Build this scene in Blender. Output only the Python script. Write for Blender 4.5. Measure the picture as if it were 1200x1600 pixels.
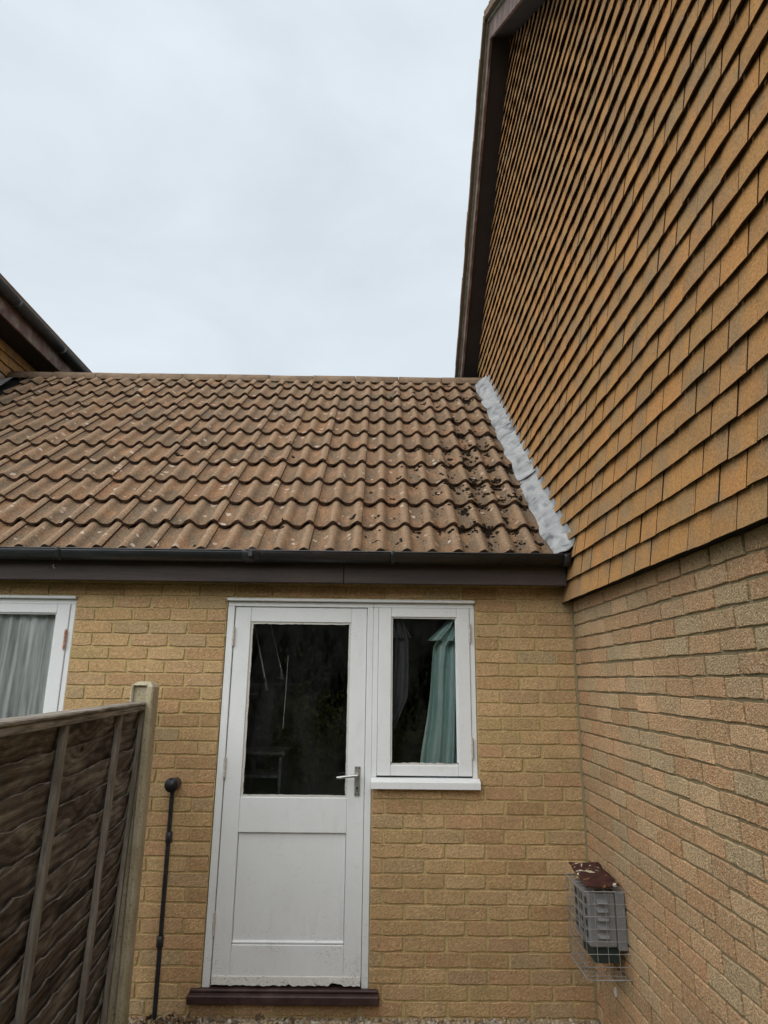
import bpy, math, random
from mathutils import Matrix, Vector, noise as mnoise
R = math.radians
rnd = random.Random(7)
for o in list(bpy.data.objects):
    bpy.data.objects.remove(o)
scene = bpy.context.scene
COL = scene.collection

# ------------------------------------------------------------------ camera
CAM = Vector((-1.1729, -3.9350, 1.6998))
YAW, PIT, ROL, FPX = 0.0074, 0.2526, 0.0112, 1017.1
fw = Vector((math.sin(YAW)*math.cos(PIT), math.cos(YAW)*math.cos(PIT), math.sin(PIT)))
r0 = Vector((math.cos(YAW), -math.sin(YAW), 0)); u0 = r0.cross(fw)
rr = r0*math.cos(ROL) + u0*math.sin(ROL); uu = -r0*math.sin(ROL) + u0*math.cos(ROL)
cd = bpy.data.cameras.new('camera'); cam = bpy.data.objects.new('camera', cd); COL.objects.link(cam)
cd.sensor_fit = 'HORIZONTAL'; cd.sensor_width = 36.0; cd.lens = 36.0*FPX/1200.0
cd.clip_start = 0.05; cd.clip_end = 500
M3 = Matrix((rr, uu, -fw)).transposed()
cam.matrix_world = Matrix.Translation(CAM) @ M3.to_4x4()
scene.camera = cam
def proj(P):                                  # only used to choose which pieces show largest
    v = Vector(P)-CAM; z = v.dot(fw)
    if z < 0.05: return None
    return 600+FPX*v.dot(rr)/z, 800-FPX*v.dot(uu)/z, z

# ------------------------------------------------------------------ sky and light (overcast)
SUN_EL, SUN_AZ = R(50), R(208)                # azimuth of the sun measured clockwise from +Y
w = bpy.data.worlds.new('World'); scene.world = w; w.use_nodes = True
nt = w.node_tree; nt.nodes.clear()
def wn(t): return nt.nodes.new(t)
out = wn('ShaderNodeOutputWorld'); bg1 = wn('ShaderNodeBackground'); bg2 = wn('ShaderNodeBackground'); mx = wn('ShaderNodeMixShader')
sky = wn('ShaderNodeTexSky'); sky.sky_type = 'NISHITA'; sky.sun_disc = False; sky.sun_elevation = SUN_EL; sky.sun_rotation = SUN_AZ
tc = wn('ShaderNodeTexCoord'); mp = wn('ShaderNodeMapping'); mp.inputs['Scale'].default_value = (1.0, 1.0, 2.2)
n1 = wn('ShaderNodeTexNoise'); n1.inputs['Scale'].default_value = 2.6; n1.inputs['Detail'].default_value = 6; n1.inputs['Roughness'].default_value = .55
n1.inputs['Distortion'].default_value = .4
cr = wn('ShaderNodeValToRGB'); cr.color_ramp.elements[0].position = .34; cr.color_ramp.elements[0].color = (.378, .416, .450, 1)
cr.color_ramp.elements[1].position = .68; cr.color_ramp.elements[1].color = (.437, .478, .511, 1)
nt.links.new(tc.outputs['Generated'], mp.inputs['Vector']); nt.links.new(mp.outputs[0], n1.inputs['Vector'])
nt.links.new(n1.outputs['Fac'], cr.inputs[0]); nt.links.new(cr.outputs[0], bg2.inputs[0]); bg2.inputs[1].default_value = .83
nt.links.new(sky.outputs[0], bg1.inputs[0]); bg1.inputs[1].default_value = .055
mx.inputs[0].default_value = .94
nt.links.new(bg1.outputs[0], mx.inputs[1]); nt.links.new(bg2.outputs[0], mx.inputs[2]); nt.links.new(mx.outputs[0], out.inputs[0])
sd = bpy.data.lights.new('sun', 'SUN'); sd.energy = 1.5; sd.angle = R(90); sd.color = (1, .985, .955)
so = bpy.data.objects.new('sun', sd); COL.objects.link(so)
sdir = Vector((math.sin(SUN_AZ)*math.cos(SUN_EL), math.cos(SUN_AZ)*math.cos(SUN_EL), math.sin(SUN_EL)))
so.rotation_euler = sdir.to_track_quat('Z', 'Y').to_euler(); so.location = sdir*30
vs = scene.view_settings; vs.view_transform = 'Standard'; vs.look = 'None'; vs.exposure = 1.17; vs.gamma = 1.0
try: vs.use_curve_mapping = False
except Exception: pass
scene.render.engine = 'CYCLES'
scene.cycles.max_bounces = 7; scene.cycles.diffuse_bounces = 3; scene.cycles.glossy_bounces = 3; scene.cycles.transparent_max_bounces = 16

# ------------------------------------------------------------------ material helpers
class NB:
    def __init__(s, name):
        s.m = bpy.data.materials.new(name); s.m.use_nodes = True; s.t = s.m.node_tree; s.t.nodes.clear()
        s.out = s.n('ShaderNodeOutputMaterial'); s.b = s.n('ShaderNodeBsdfPrincipled'); s.l(s.b.outputs[0], s.out.inputs[0])
        s.geo = s.n('ShaderNodeNewGeometry'); s.oi = s.n('ShaderNodeObjectInfo')
        s.b.inputs['Specular IOR Level'].default_value = .3
    def n(s, t): return s.t.nodes.new(t)
    def l(s, a, b): s.t.links.new(a, b)
    def put(s, v, sock):
        if isinstance(v, bpy.types.NodeSocket): s.l(v, sock)
        elif isinstance(v, (tuple, list)): sock.default_value = (*v, 1) if len(v) == 3 and sock.type == 'RGBA' else v
        else: sock.default_value = v
    def pos(s, scale=(1, 1, 1), rot=(0, 0, 0)):
        m = s.n('ShaderNodeMapping'); m.inputs['Scale'].default_value = scale; m.inputs['Rotation'].default_value = rot
        s.l(s.geo.outputs['Position'], m.inputs['Vector']); return m.outputs[0]
    def noise(s, vec, scale, detail=3, rough=.55, dist=0):
        q = s.n('ShaderNodeTexNoise'); q.inputs['Scale'].default_value = scale; q.inputs['Detail'].default_value = detail
        q.inputs['Roughness'].default_value = rough; q.inputs['Distortion'].default_value = dist
        s.l(vec, q.inputs['Vector']); return q.outputs['Fac']
    def voro(s, vec, scale, out='Distance'):
        q = s.n('ShaderNodeTexVoronoi'); q.inputs['Scale'].default_value = scale; s.l(vec, q.inputs['Vector']); return q.outputs[out]
    def ramp(s, fac, stops, interp='LINEAR'):
        q = s.n('ShaderNodeValToRGB'); e = q.color_ramp.elements; q.color_ramp.interpolation = interp
        while len(e) < len(stops): e.new(.5)
        for i, (p, c) in enumerate(stops):
            e[i].position = p; e[i].color = (*c, 1) if not isinstance(c, (int, float)) else (c, c, c, 1)
        s.l(fac, q.inputs[0]); return q.outputs[0]
    def mix(s, fac, a, b, mode='MIX'):
        q = s.n('ShaderNodeMix'); q.data_type = 'RGBA'; q.blend_type = mode
        s.put(fac, q.inputs[0]); s.put(a, q.inputs[6]); s.put(b, q.inputs[7]); return q.outputs[2]
    def math(s, op, a, b=0.0, clamp=False):
        q = s.n('ShaderNodeMath'); q.operation = op; q.use_clamp = clamp; s.put(a, q.inputs[0]); s.put(b, q.inputs[1]); return q.outputs[0]
    def rand(s):                                # one value per piece, whether its own object or an island of a joined mesh
        return s.math('FRACT', s.math('ADD', s.oi.outputs['Random'], s.geo.outputs['Random Per Island']))
    def bump(s, h, strength=.5, dist=.01, prev=None):
        q = s.n('ShaderNodeBump'); q.inputs['Strength'].default_value = strength; q.inputs['Distance'].default_value = dist
        s.l(h, q.inputs['Height'])
        if prev is not None: s.l(prev, q.inputs['Normal'])
        return q.outputs[0]
    def fin(s, col, rough=.85, nrm=None, spec=None, metal=None):
        s.put(col, s.b.inputs['Base Color']); s.put(rough, s.b.inputs['Roughness'])
        if nrm is not None: s.l(nrm, s.b.inputs['Normal'])
        if spec is not None: s.b.inputs['Specular IOR Level'].default_value = spec
        if metal is not None: s.put(metal, s.b.inputs['Metallic'])
        return s.m

def m_brick(name, cols, stretch_rot, mott, spot, bumpdist, stretch=(38, 200, 130)):
    b = NB(name); r = b.rand(); base = b.ramp(r, [(i/(len(cols)-1), c) for i, c in enumerate(cols)])
    pv = b.pos()
    big = b.noise(pv, 9, 3); fine = b.noise(pv, 210, 3, .7); mid = b.noise(pv, 45, 4, .6)
    c = b.mix(b.ramp(big, [(.35, 0), (.7, .5)]), base, mott)
    c = b.mix(b.ramp(mid, [(.42, 0), (.62, .38)]), c, spot)
    c = b.mix(1.0, c, b.ramp(fine, [(.28, .62), (.72, 1.3)]), 'MULTIPLY')
    c = b.mix(1.0, c, b.ramp(b.noise(pv, 85, 3, .7), [(.3, .72), (.7, 1.26)]), 'MULTIPLY')
    lo = b.noise(pv, 1.3, 3)
    c = b.mix(1.0, c, b.ramp(lo, [(.3, (.86, .87, .86)), (.7, (1.08, 1.06, 1.04))]), 'MULTIPLY')
    # pits: small dark holes
    pit = b.ramp(b.voro(pv, 60), [(.05, 1), (.12, 0)])
    pm = b.math('MULTIPLY', pit, b.ramp(b.noise(pv, 17, 2), [(.55, 0), (.62, .75)]))
    c = b.mix(pm, c, (.05, .035, .025))
    rip = b.noise(b.pos((stretch[0], 1 if stretch_rot[1] else stretch[1], stretch[2]) if False else (1, 1, 1), (0, 0, 0)), 120, 4, .7)
    mr = b.n('ShaderNodeVectorRotate'); mr.inputs['Angle'].default_value = stretch_rot[0]
    mr.inputs['Axis'].default_value = stretch_rot[1]; b.l(b.geo.outputs['Position'], mr.inputs['Vector'])
    ms = b.n('ShaderNodeVectorMath'); ms.operation = 'MULTIPLY'; ms.inputs[1].default_value = stretch; b.l(mr.outputs[0], ms.inputs[0])
    gro = b.noise(ms.outputs[0], 1.0, 2, .5, .3)
    h = b.math('ADD', b.math('MULTIPLY', gro, .8), b.math('MULTIPLY', rip, .6))
    c = b.mix(1.0, c, b.ramp(gro, [(.3, .74), (.7, 1.18)]), 'MULTIPLY')
    nrm = b.bump(h, .9, bumpdist)
    return b.fin(c, .93, nrm, .15)

M = {}
M['brick_buff'] = m_brick('brick_buff', [(.55, .35, .17), (.63, .42, .22), (.42, .255, .125), (.60, .36, .20), (.45, .345, .20), (.58, .335, .185), (.52, .37, .18), (.64, .43, .235), (.46, .27, .14)],
                          (R(38), (0, 1, 0)), (.40, .285, .145), (.60, .43, .235), .007, (42, 60, 190))
M['brick_pink'] = m_brick('brick_pink', [(.64, .38, .20), (.50, .28, .145), (.55, .41, .24), (.70, .435, .25), (.57, .33, .175), (.47, .365, .22), (.62, .345, .185), (.43, .27, .15)],
                          (R(30), (1, 0, 0)), (.44, .325, .19), (.72, .53, .33), .011, (80, 110, 150))
def m_mortar(name, a, b_, d):
    b = NB(name); pv = b.pos()
    c = b.mix(b.ramp(b.noise(pv, 5, 4), [(.35, 0), (.65, 1)]), a, b_)
    c = b.mix(b.ramp(b.noise(pv, 60, 4, .65), [(.5, 0), (.72, .7)]), c, d)
    c = b.mix(1.0, c, b.ramp(b.noise(pv, 260, 2), [(.3, .75), (.7, 1.2)]), 'MULTIPLY')
    return b.fin(c, .95, b.bump(b.noise(pv, 110, 4, .7), .8, .006), .1)
M['mortar_buff'] = m_mortar('mortar_buff', (.56, .425, .205), (.48, .365, .175), (.30, .235, .12))
M['mortar_grey'] = m_mortar('mortar_grey', (.31, .25, .145), (.265, .22, .13), (.16, .13, .08))
def m_hung():
    b = NB('hung_tile'); r = b.rand(); pv = b.pos()
    base = b.ramp(r, [(0, (.40, .215, .080)), (.2, (.48, .252, .092)), (.4, (.37, .208, .086)), (.55, (.50, .247, .088)), (.75, (.36, .222, .10)), (.88, (.45, .24, .088)), (1, (.33, .19, .08))])
    c = b.mix(b.ramp(b.noise(pv, 7, 4), [(.45, 0), (.68, .75)]), base, (.27, .195, .115))
    c = b.mix(b.ramp(b.noise(pv, 3.1, 3), [(.5, 0), (.7, .45)]), c, (.47, .23, .085))
    c = b.mix(1.0, c, b.ramp(b.noise(pv, 120, 4, .75), [(.28, .55), (.72, 1.42)]), 'MULTIPLY')
    c = b.mix(b.ramp(b.voro(pv, 75), [(.06, .6), (.13, 0)]), c, (.52, .38, .2))
    return b.fin(c, .9, b.bump(b.noise(pv, 170, 3, .7), .6, .004), .15)
M['hung_tile'] = m_hung()
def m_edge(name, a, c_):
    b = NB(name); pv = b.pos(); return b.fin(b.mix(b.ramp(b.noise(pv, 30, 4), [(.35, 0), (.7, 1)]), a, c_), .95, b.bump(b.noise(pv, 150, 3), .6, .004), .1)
M['shaded_tile_edge'] = m_edge('shaded_tile_edge', (.045, .026, .018), (.085, .046, .028))  # stained edge, colour darkened further as painted shade under each hung tile
M['shaded_roof_edge'] = m_edge('shaded_roof_tile_edge', (.055, .034, .025), (.10, .062, .042))  # stained lip with the shade below each course painted into its colour
def m_roof():
    b = NB('roof_tile'); r = b.rand(); pv = b.pos()
    base = b.ramp(r, [(0, (.175, .115, .070)), (.3, (.205, .128, .075)), (.55, (.155, .108, .070)), (.8, (.215, .125, .070)), (1, (.17, .12, .078))])
    c = b.mix(b.ramp(b.noise(pv, 6, 4), [(.42, 0), (.66, .7)]), base, (.125, .10, .070))
    # orange bare concrete where wear takes the coating off
    c = b.mix(b.ramp(b.noise(b.pos((1, .35, .35)), 14, 3), [(.5, 0), (.68, .7)]), c, (.30, .165, .088))
    c = b.mix(1.0, c, b.ramp(b.noise(pv, 150, 3, .75), [(.25, .55), (.75, 1.5)]), 'MULTIPLY')
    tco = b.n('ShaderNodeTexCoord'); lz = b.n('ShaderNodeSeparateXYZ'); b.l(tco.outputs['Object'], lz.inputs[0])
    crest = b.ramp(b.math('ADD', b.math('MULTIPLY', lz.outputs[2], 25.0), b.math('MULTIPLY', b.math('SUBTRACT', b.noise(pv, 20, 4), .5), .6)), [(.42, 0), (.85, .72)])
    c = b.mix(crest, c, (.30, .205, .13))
    c = b.mix(1.0, c, b.ramp(b.noise(pv, 75, 3, .7), [(.3, .62), (.7, 1.32)]), 'MULTIPLY')
    # pale lichen discs and flakes
    v = b.n('ShaderNodeTexVoronoi'); v.inputs['Scale'].default_value = 15; v.inputs['Randomness'].default_value = 1; 
    wob = b.n('ShaderNodeVectorMath'); wob.operation = 'ADD'
    nz = b.n('ShaderNodeTexNoise'); nz.inputs['Scale'].default_value = 40; b.l(b.geo.outputs['Position'], nz.inputs['Vector'])
    sc = b.n('ShaderNodeVectorMath'); sc.operation = 'SCALE'; sc.inputs['Scale'].default_value = .035; b.l(nz.outputs['Color'], sc.inputs[0])
    b.l(b.geo.outputs['Position'], wob.inputs[0]); b.l(sc.outputs[0], wob.inputs[1]); b.l(wob.outputs[0], v.inputs['Vector'])
    sel = b.n('ShaderNodeSeparateColor'); b.l(v.outputs['Color'], sel.inputs[0])
    rad = b.ramp(sel.outputs[0], [(.0, .0), (.58, .0), (.62, .09), (1, .32)])
    spot = b.math('LESS_THAN', v.outputs['Distance'], rad)
    c = b.mix(b.math('MULTIPLY', spot, .8), c, b.ramp(sel.outputs[1], [(0, (.42, .33, .25)), (.6, (.46, .32, .24)), (1, (.55, .50, .42))]))
    # dark algae specks
    v2 = b.n('ShaderNodeTexVoronoi'); v2.inputs['Scale'].default_value = 34; b.l(wob.outputs[0], v2.inputs['Vector'])
    s2 = b.n('ShaderNodeSeparateColor'); b.l(v2.outputs['Color'], s2.inputs[0])
    dk = b.math('LESS_THAN', v2.outputs['Distance'], b.ramp(s2.outputs[0], [(.0, .0), (.8, .0), (.84, .12), (1, .3)]))
    xs = b.n('ShaderNodeSeparateXYZ'); b.l(b.geo.outputs['Position'], xs.inputs[0])
    zone = b.ramp(b.math('ADD', b.math('MULTIPLY', xs.outputs[0], .33), 1.0), [(.35, .12), (.75, .95)])
    c = b.mix(b.math('MULTIPLY', dk, zone), c, (.022, .018, .015))
    return b.fin(c, .92, b.bump(b.noise(pv, 130, 4, .75), .8, .006), .15)
M['roof_tile'] = m_roof()
def m_simple(name, cols, nscale, rough=.7, bump=(60, .3, .004), spec=.3, fine=(160, .8, 1.2), metal=0, pscale=(1, 1, 1)):
    b = NB(name); pv = b.pos(pscale)
    k = len(cols)
    c = b.ramp(b.noise(pv, nscale, 5, .6), [(.3+.4*i/(max(1, k-1)), q) for i, q in enumerate(cols)])
    c = b.mix(1.0, c, b.ramp(b.noise(pv, fine[0], 2), [(.3, fine[1]), (.7, fine[2])]), 'MULTIPLY')
    return b.fin(c, rough, b.bump(b.noise(pv, bump[0], 4, .65), bump[1], bump[2]), spec, metal)
M['ridge'] = m_simple('ridge_concrete', [(.13, .095, .065), (.21, .145, .095), (.24, .18, .125)], 9, .93, (120, .8, .006), .15)
M['bed'] = m_simple('ridge_mortar', [(.06, .055, .045), (.12, .11, .09), (.21, .195, .165)], 14, .95, (60, 1, .012), .1)
M['moss'] = m_simple('moss', [(.012, .010, .008), (.022, .018, .013), (.035, .03, .018)], 60, .98, (200, 1, .01), .05)
def m_lead():
    b = NB('lead_sheet'); pv = b.pos()
    c = b.ramp(b.noise(b.pos((1, 1, 1)), 9, 4, .55, .6), [(.3, (.11, .112, .118)), (.42, (.27, .273, .275)), (.6, (.37, .373, .37)), (.8, (.45, .45, .44))])
    st = b.ramp(b.noise(b.pos((13, 9, 9)), 1.0, 4, .55, .4), [(.52, 0), (.66, .7)])
    c = b.mix(st, c, (.15, .155, .17))
    return b.fin(c, b.ramp(b.noise(pv, 30, 3), [(.3, .5), (.7, .8)]), b.bump(b.noise(pv, 11, 2, .5), .25, .008), .4, .1)
M['lead'] = m_lead()
def m_gutter():
    b = NB('black_plastic'); pv = b.pos()
    c = b.mix(b.ramp(b.noise(b.pos((6, 20, 20)), 1.5, 4), [(.45, 0), (.75, .6)]), (.018, .020, .023), (.045, .048, .052))
    return b.fin(c, b.ramp(b.noise(pv, 25, 3), [(.3, .28), (.7, .5)]), b.bump(b.noise(pv, 40, 2), .1, .003), .5)
M['black'] = m_gutter()
M['fascia'] = m_simple('fascia_paint', [(.034, .025, .022), (.052, .038, .033), (.07, .053, .047)], 3, .62, (30, .35, .004), .35, (90, .85, 1.15), 0, (.5, 3, 6))
M['barge'] = m_simple('barge_paint', [(.11, .066, .056), (.165, .105, .09), (.27, .22, .19)], 7, .75, (40, .5, .006), .25)
M['soffit'] = m_simple('soffit_board', [(.022, .018, .018), (.035, .028, .027)], 4, .8)
M['verge'] = m_simple('verge_mortar', [(.12, .12, .085), (.22, .225, .16), (.30, .30, .24)], 16, .95, (70, .9, .01), .1)
def m_white(name, base, crack):
    b = NB(name); pv = b.pos()
    c = b.mix(b.ramp(b.noise(pv, 2.2, 4), [(.35, 0), (.7, .55)]), base, tuple(.88*v for v in base))
    c = b.mix(b.ramp(b.noise(b.pos((1, 1, .25)), 18, 4, .65), [(.55, 0), (.8, .35)]), c, (.52, .51, .47))
    # flaked spots
    z = b.n('ShaderNodeSeparateXYZ'); b.l(b.geo.outputs['Position'], z.inputs[0])
    low = b.ramp(z.outputs[2], [(.1, 1), (.45, .0)])
    fl = b.ramp(b.noise(b.pos((1, 1, 2.4)), 55, 5, .75, 1.2), [(.57, 0), (.60, 1)])
    zone = b.ramp(b.noise(pv, 6, 3), [(.42, 0), (.58, 1)])
    amt = b.math('MULTIPLY', fl, b.math('MULTIPLY', zone, b.math('ADD', b.math('MULTIPLY', low, .75), crack)), True)
    c = b.mix(amt, c, (.20, .175, .14))
    c = b.mix(b.ramp(b.voro(pv, 19), [(.02, .7), (.035, 0)]), c, (.33, .29, .23))
    h = b.math('SUBTRACT', b.noise(b.pos((14, 14, 2.5)), 3.5, 4, .6), b.math('MULTIPLY', amt, .6))
    return b.fin(c, .48, b.bump(h, .25, .004), .35)
M['white'] = m_white('white_paint', (.77, .79, .795), .16)
M['white_flaked'] = m_white('white_flaked_paint', (.60, .59, .55), .9)
M['brown_sill'] = m_simple('brown_sill_paint', [(.028, .013, .012), (.045, .022, .02), (.075, .045, .038)], 10, .55, (35, .6, .006), .4)
M['chrome'] = m_simple('worn_aluminium', [(.42, .41, .39), (.55, .54, .52)], 30, .38, (80, .15, .002), .5, (160, .9, 1.1), .85)
M['hinge_white'] = m_simple('painted_hinge', [(.45, .36, .30), (.66, .65, .62)], 45, .6)
M['hinge_rust'] = m_simple('rusty_hinge', [(.30, .085, .045), (.45, .19, .12), (.6, .5, .45)], 45, .8)
M['iron'] = m_simple('dark_metal', [(.02, .02, .02), (.03, .03, .03)], 20, .5)
def m_glass():
    b = NB('window_glass'); pv = b.pos()
    tr = b.n('ShaderNodeBsdfTransparent'); tr.inputs[0].default_value = (.965, .975, .97, 1)
    gl = b.n('ShaderNodeBsdfGlossy'); gl.inputs['Roughness'].default_value = .015
    fr = b.n('ShaderNodeFresnel'); fr.inputs[0].default_value = 1.5
    b.l(b.bump(b.noise(pv, 3.0, 2), .03, .02), gl.inputs['Normal'])
    a = b.n('ShaderNodeMixShader'); b.l(fr.outputs[0], a.inputs[0]); b.l(tr.outputs[0], a.inputs[1]); b.l(gl.outputs[0], a.inputs[2])
    df = b.n('ShaderNodeBsdfDiffuse'); df.inputs[0].default_value = (.6, .6, .58, 1)
    d = b.n('ShaderNodeMixShader')
    sp = b.math('MULTIPLY', b.ramp(b.voro(pv, 55), [(.02, 1), (.05, 0)]), b.ramp(b.noise(pv, 9, 2), [(.56, 0), (.62, .35)]))
    b.l(b.math('ADD', sp, b.ramp(b.noise(b.pos((1, 1, .4)), 8, 5, .7), [(.4, .0), (.9, .03)])), d.inputs[0])
    b.l(a.outputs[0], d.inputs[1]); b.l(df.outputs[0], d.inputs[2]); b.l(d.outputs[0], b.out.inputs[0])
    return b.m
M['glass'] = m_glass()
def m_cloth(name, col, trans=0.0, streak=0):
    b = NB(name); pv = b.pos()
    c = b.mix(b.ramp(b.noise(pv, 9, 4), [(.3, 0), (.7, .6)]), col, tuple(.8*v for v in col))
    if streak: c = b.mix(1.0, c, b.ramp(b.noise(b.pos((34, 1, 1.2)), 1.0, 4, .65), [(.38, .52), (.62, 1.12)]), 'MULTIPLY')
    b.fin(c, .9, b.bump(b.noise(pv, 400, 2), .3, .002), .1)
    if trans:
        t = b.n('ShaderNodeBsdfTransparent'); m = b.n('ShaderNodeMixShader'); m.inputs[0].default_value = trans
        tl = b.n('ShaderNodeBsdfTranslucent'); tl.inputs[0].default_value = (*col, 1)
        b.l(b.b.outputs[0], m.inputs[1]); b.l(t.outputs[0], m.inputs[2]); b.l(m.outputs[0], b.out.inputs[0])
    return b.m
M['teal'] = m_cloth('teal_cloth', (.56, .76, .74)); M['grey_cloth'] = m_cloth('grey_cloth', (.12, .12, .135))
M['net'] = m_cloth('net_cloth', (.93, .95, .94), .04, 1)
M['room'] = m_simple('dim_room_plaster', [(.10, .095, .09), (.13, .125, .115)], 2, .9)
def m_wood():
    b = NB('weathered_board'); r = b.rand()
    wv = b.n('ShaderNodeVectorMath'); wv.operation = 'ADD'; b.l(b.geo.outputs['Position'], wv.inputs[0])
    cm = b.n('ShaderNodeCombineXYZ'); b.l(b.math('MULTIPLY', r, 7.0), cm.inputs[1]); b.l(cm.outputs[0], wv.inputs[1])
    def sc(v):
        m = b.n('ShaderNodeVectorMath'); m.operation = 'MULTIPLY'; m.inputs[1].default_value = v; b.l(wv.outputs[0], m.inputs[0]); return m.outputs[0]
    base = b.ramp(r, [(0, (.10, .084, .071)), (.3, (.155, .132, .112)), (.6, (.115, .092, .075)), (.8, (.18, .157, .135)), (1, (.092, .077, .066))])
    # silvered and damp patches, longer than high
    c = b.mix(b.ramp(b.noise(sc((3, 4.5, 13)), 1.0, 4, .6), [(.46, 0), (.66, .8)]), base, (.33, .30, .265))
    c = b.mix(b.ramp(b.noise(sc((2, 2.6, 8)), 1.0, 3, .6), [(.5, 0), (.68, .85)]), c, (.028, .022, .018))
    c = b.mix(b.ramp(b.noise(sc((2, 3.7, 9)), 1.3, 3), [(.6, 0), (.72, .6)]), c, (.17, .085, .04))
    # rings of grain that bend round the knots
    kv = b.n('ShaderNodeTexVoronoi'); kv.inputs['Scale'].default_value = 1.0; b.l(sc((1, 3.1, 6.0)), kv.inputs['Vector'])
    zz = b.n('ShaderNodeSeparateXYZ'); b.l(wv.outputs[0], zz.inputs[0])
    bend = b.math('ADD', b.math('MULTIPLY', zz.outputs[2], 150.0), b.math('MULTIPLY', b.ramp(kv.outputs['Distance'], [(.0, 1), (.5, 0)]), 11.0))
    bend = b.math('ADD', bend, b.math('MULTIPLY', b.noise(sc((2, 2.2, 10)), 1.0, 3), 9.0))
    grain = b.math('ADD', b.math('MULTIPLY', b.math('SINE', bend), .5), .5)
    c = b.mix(1.0, c, b.ramp(grain, [(.1, .70), (.7, 1.12)]), 'MULTIPLY')
    fine = b.noise(sc((60, 9, 330)), 1.0, 2, .6)
    c = b.mix(1.0, c, b.ramp(fine, [(.3, .68), (.7, 1.3)]), 'MULTIPLY')
    c = b.mix(b.ramp(kv.outputs['Distance'], [(.045, 1), (.085, 0)]), c, (.016, .010, .007))
    return b.fin(c, .9, b.bump(b.math('ADD', b.math('MULTIPLY', grain, .5), fine), .6, .005), .15)
M['board'] = m_wood()
def m_batten():
    b = NB('grey_batten'); r = b.rand()
    g = b.noise(b.pos((70, 70, 5)), 1.0, 5, .6, .6)
    c = b.ramp(g, [(.3, (.12, .10, .083)), (.5, (.27, .24, .205)), (.75, (.40, .365, .325))])
    c = b.mix(b.ramp(b.noise(b.pos(), 5, 3), [(.45, 0), (.7, .6)]), c, (.13, .11, .088))
    return b.fin(c, .9, b.bump(g, .7, .006), .15)
M['batten'] = m_batten()
M['lit_slat_edge'] = m_simple('worn_lit_board_edge', [(.07, .058, .047), (.15, .13, .108), (.30, .265, .225)], 11, .9, (90, .6, .005), .1)  # slat top edges: wear plus caught light, put into a paler colour
def m_toprail():
    b = NB('grey_rail_wood')
    g = b.noise(b.pos((60, 4, 90)), 1.0, 5, .6, .6)
    c = b.ramp(g, [(.3, (.09, .075, .06)), (.5, (.24, .21, .175)), (.75, (.42, .38, .33))])
    return b.fin(c, .9, b.bump(g, .7, .006), .15)
M['rail'] = m_toprail()
def m_conc():
    b = NB('post_concrete'); pv = b.pos()
    c = b.ramp(b.noise(pv, 7, 4), [(.3, (.42, .36, .235)), (.55, (.52, .455, .32)), (.8, (.56, .51, .40))])
    v = b.voro(pv, 90)
    c = b.mix(b.ramp(b.noise(pv, 70, 4, .7), [(.55, 0), (.66, .75)]), c, (.13, .11, .08))
    c = b.mix(b.ramp(v, [(.12, .5), (.28, 0)]), c, (.45, .40, .31))
    return b.fin(c, .95, b.bump(b.noise(pv, 80, 4, .75), .9, .01), .1)
M['concrete'] = m_conc()
M['flue'] = m_simple('flue_grey', [(.17, .175, .18), (.23, .235, .24), (.27, .27, .27)], 12, .55, (60, .2, .003), .4, (160, .85, 1.15), .3)
M['flue_dark'] = m_simple('flue_dark', [(.02, .03, .027), (.03, .042, .038)], 12, .6)
M['wire'] = m_simple('galvanised_wire', [(.30, .30, .30), (.42, .42, .42)], 40, .45, (60, .1, .002), .5, (160, .85, 1.15), .6)
def m_rustplate():
    b = NB('rusty_plate'); pv = b.pos()
    c = b.ramp(b.noise(pv, 25, 5, .65), [(.3, (.035, .016, .014)), (.6, (.065, .026, .021)), (.8, (.10, .04, .028))])
    s = b.ramp(b.noise(pv, 17, 4, .6, .6), [(.615, 0), (.64, 1)])
    c = b.mix(s, c, (.62, .55, .42))
    s2 = b.ramp(b.noise(b.pos((1, 1, 1), (1, 2, 3)), 22, 3), [(.66, 0), (.69, .9)])
    c = b.mix(s2, c, (.24, .12, .04))
    return b.fin(c, .9, b.bump(b.noise(pv, 110, 4, .7), .8, .006), .15)
M['rustplate'] = m_rustplate()
def m_ground():
    b = NB('gravel_ground'); pv = b.pos()
    v = b.n('ShaderNodeTexVoronoi'); v.inputs['Scale'].default_value = 48; b.l(b.geo.outputs['Position'], v.inputs['Vector'])
    sp = b.n('ShaderNodeSeparateColor'); b.l(v.outputs['Color'], sp.inputs[0])
    c = b.ramp(sp.outputs[0], [(0, (.16, .11, .07)), (.3, (.26, .19, .12)), (.6, (.33, .27, .19)), (.8, (.14, .12, .10)), (1, (.42, .38, .30))])
    c = b.mix(b.ramp(v.outputs['Distance'], [(.3, 0), (.6, .8)]), c, (.05, .04, .03))
    return b.fin(c, .9, b.bump(b.math('SUBTRACT', 1.0, v.outputs['Distance']), 1, .02), .2)
M['ground'] = m_ground()
M['lawn'] = m_simple('lawn', [(.035, .05, .018), (.05, .07, .025), (.07, .085, .035)], 3, .9, (60, 1, .02), .1)
def m_pebble():
    b = NB('pebble'); r = b.rand()
    c = b.ramp(r, [(0, (.13, .085, .05)), (.2, (.30, .21, .12)), (.4, (.40, .33, .22)), (.55, (.20, .12, .075)), (.7, (.46, .41, .32)), (.82, (.12, .115, .105)), (.92, (.35, .25, .12)), (1, (.52, .49, .43))])
    c = b.mix(1.0, c, b.ramp(b.noise(b.pos(), 120, 3), [(.3, .7), (.7, 1.25)]), 'MULTIPLY')
    return b.fin(c, .75, None, .3)
M['pebble'] = m_pebble()
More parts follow.
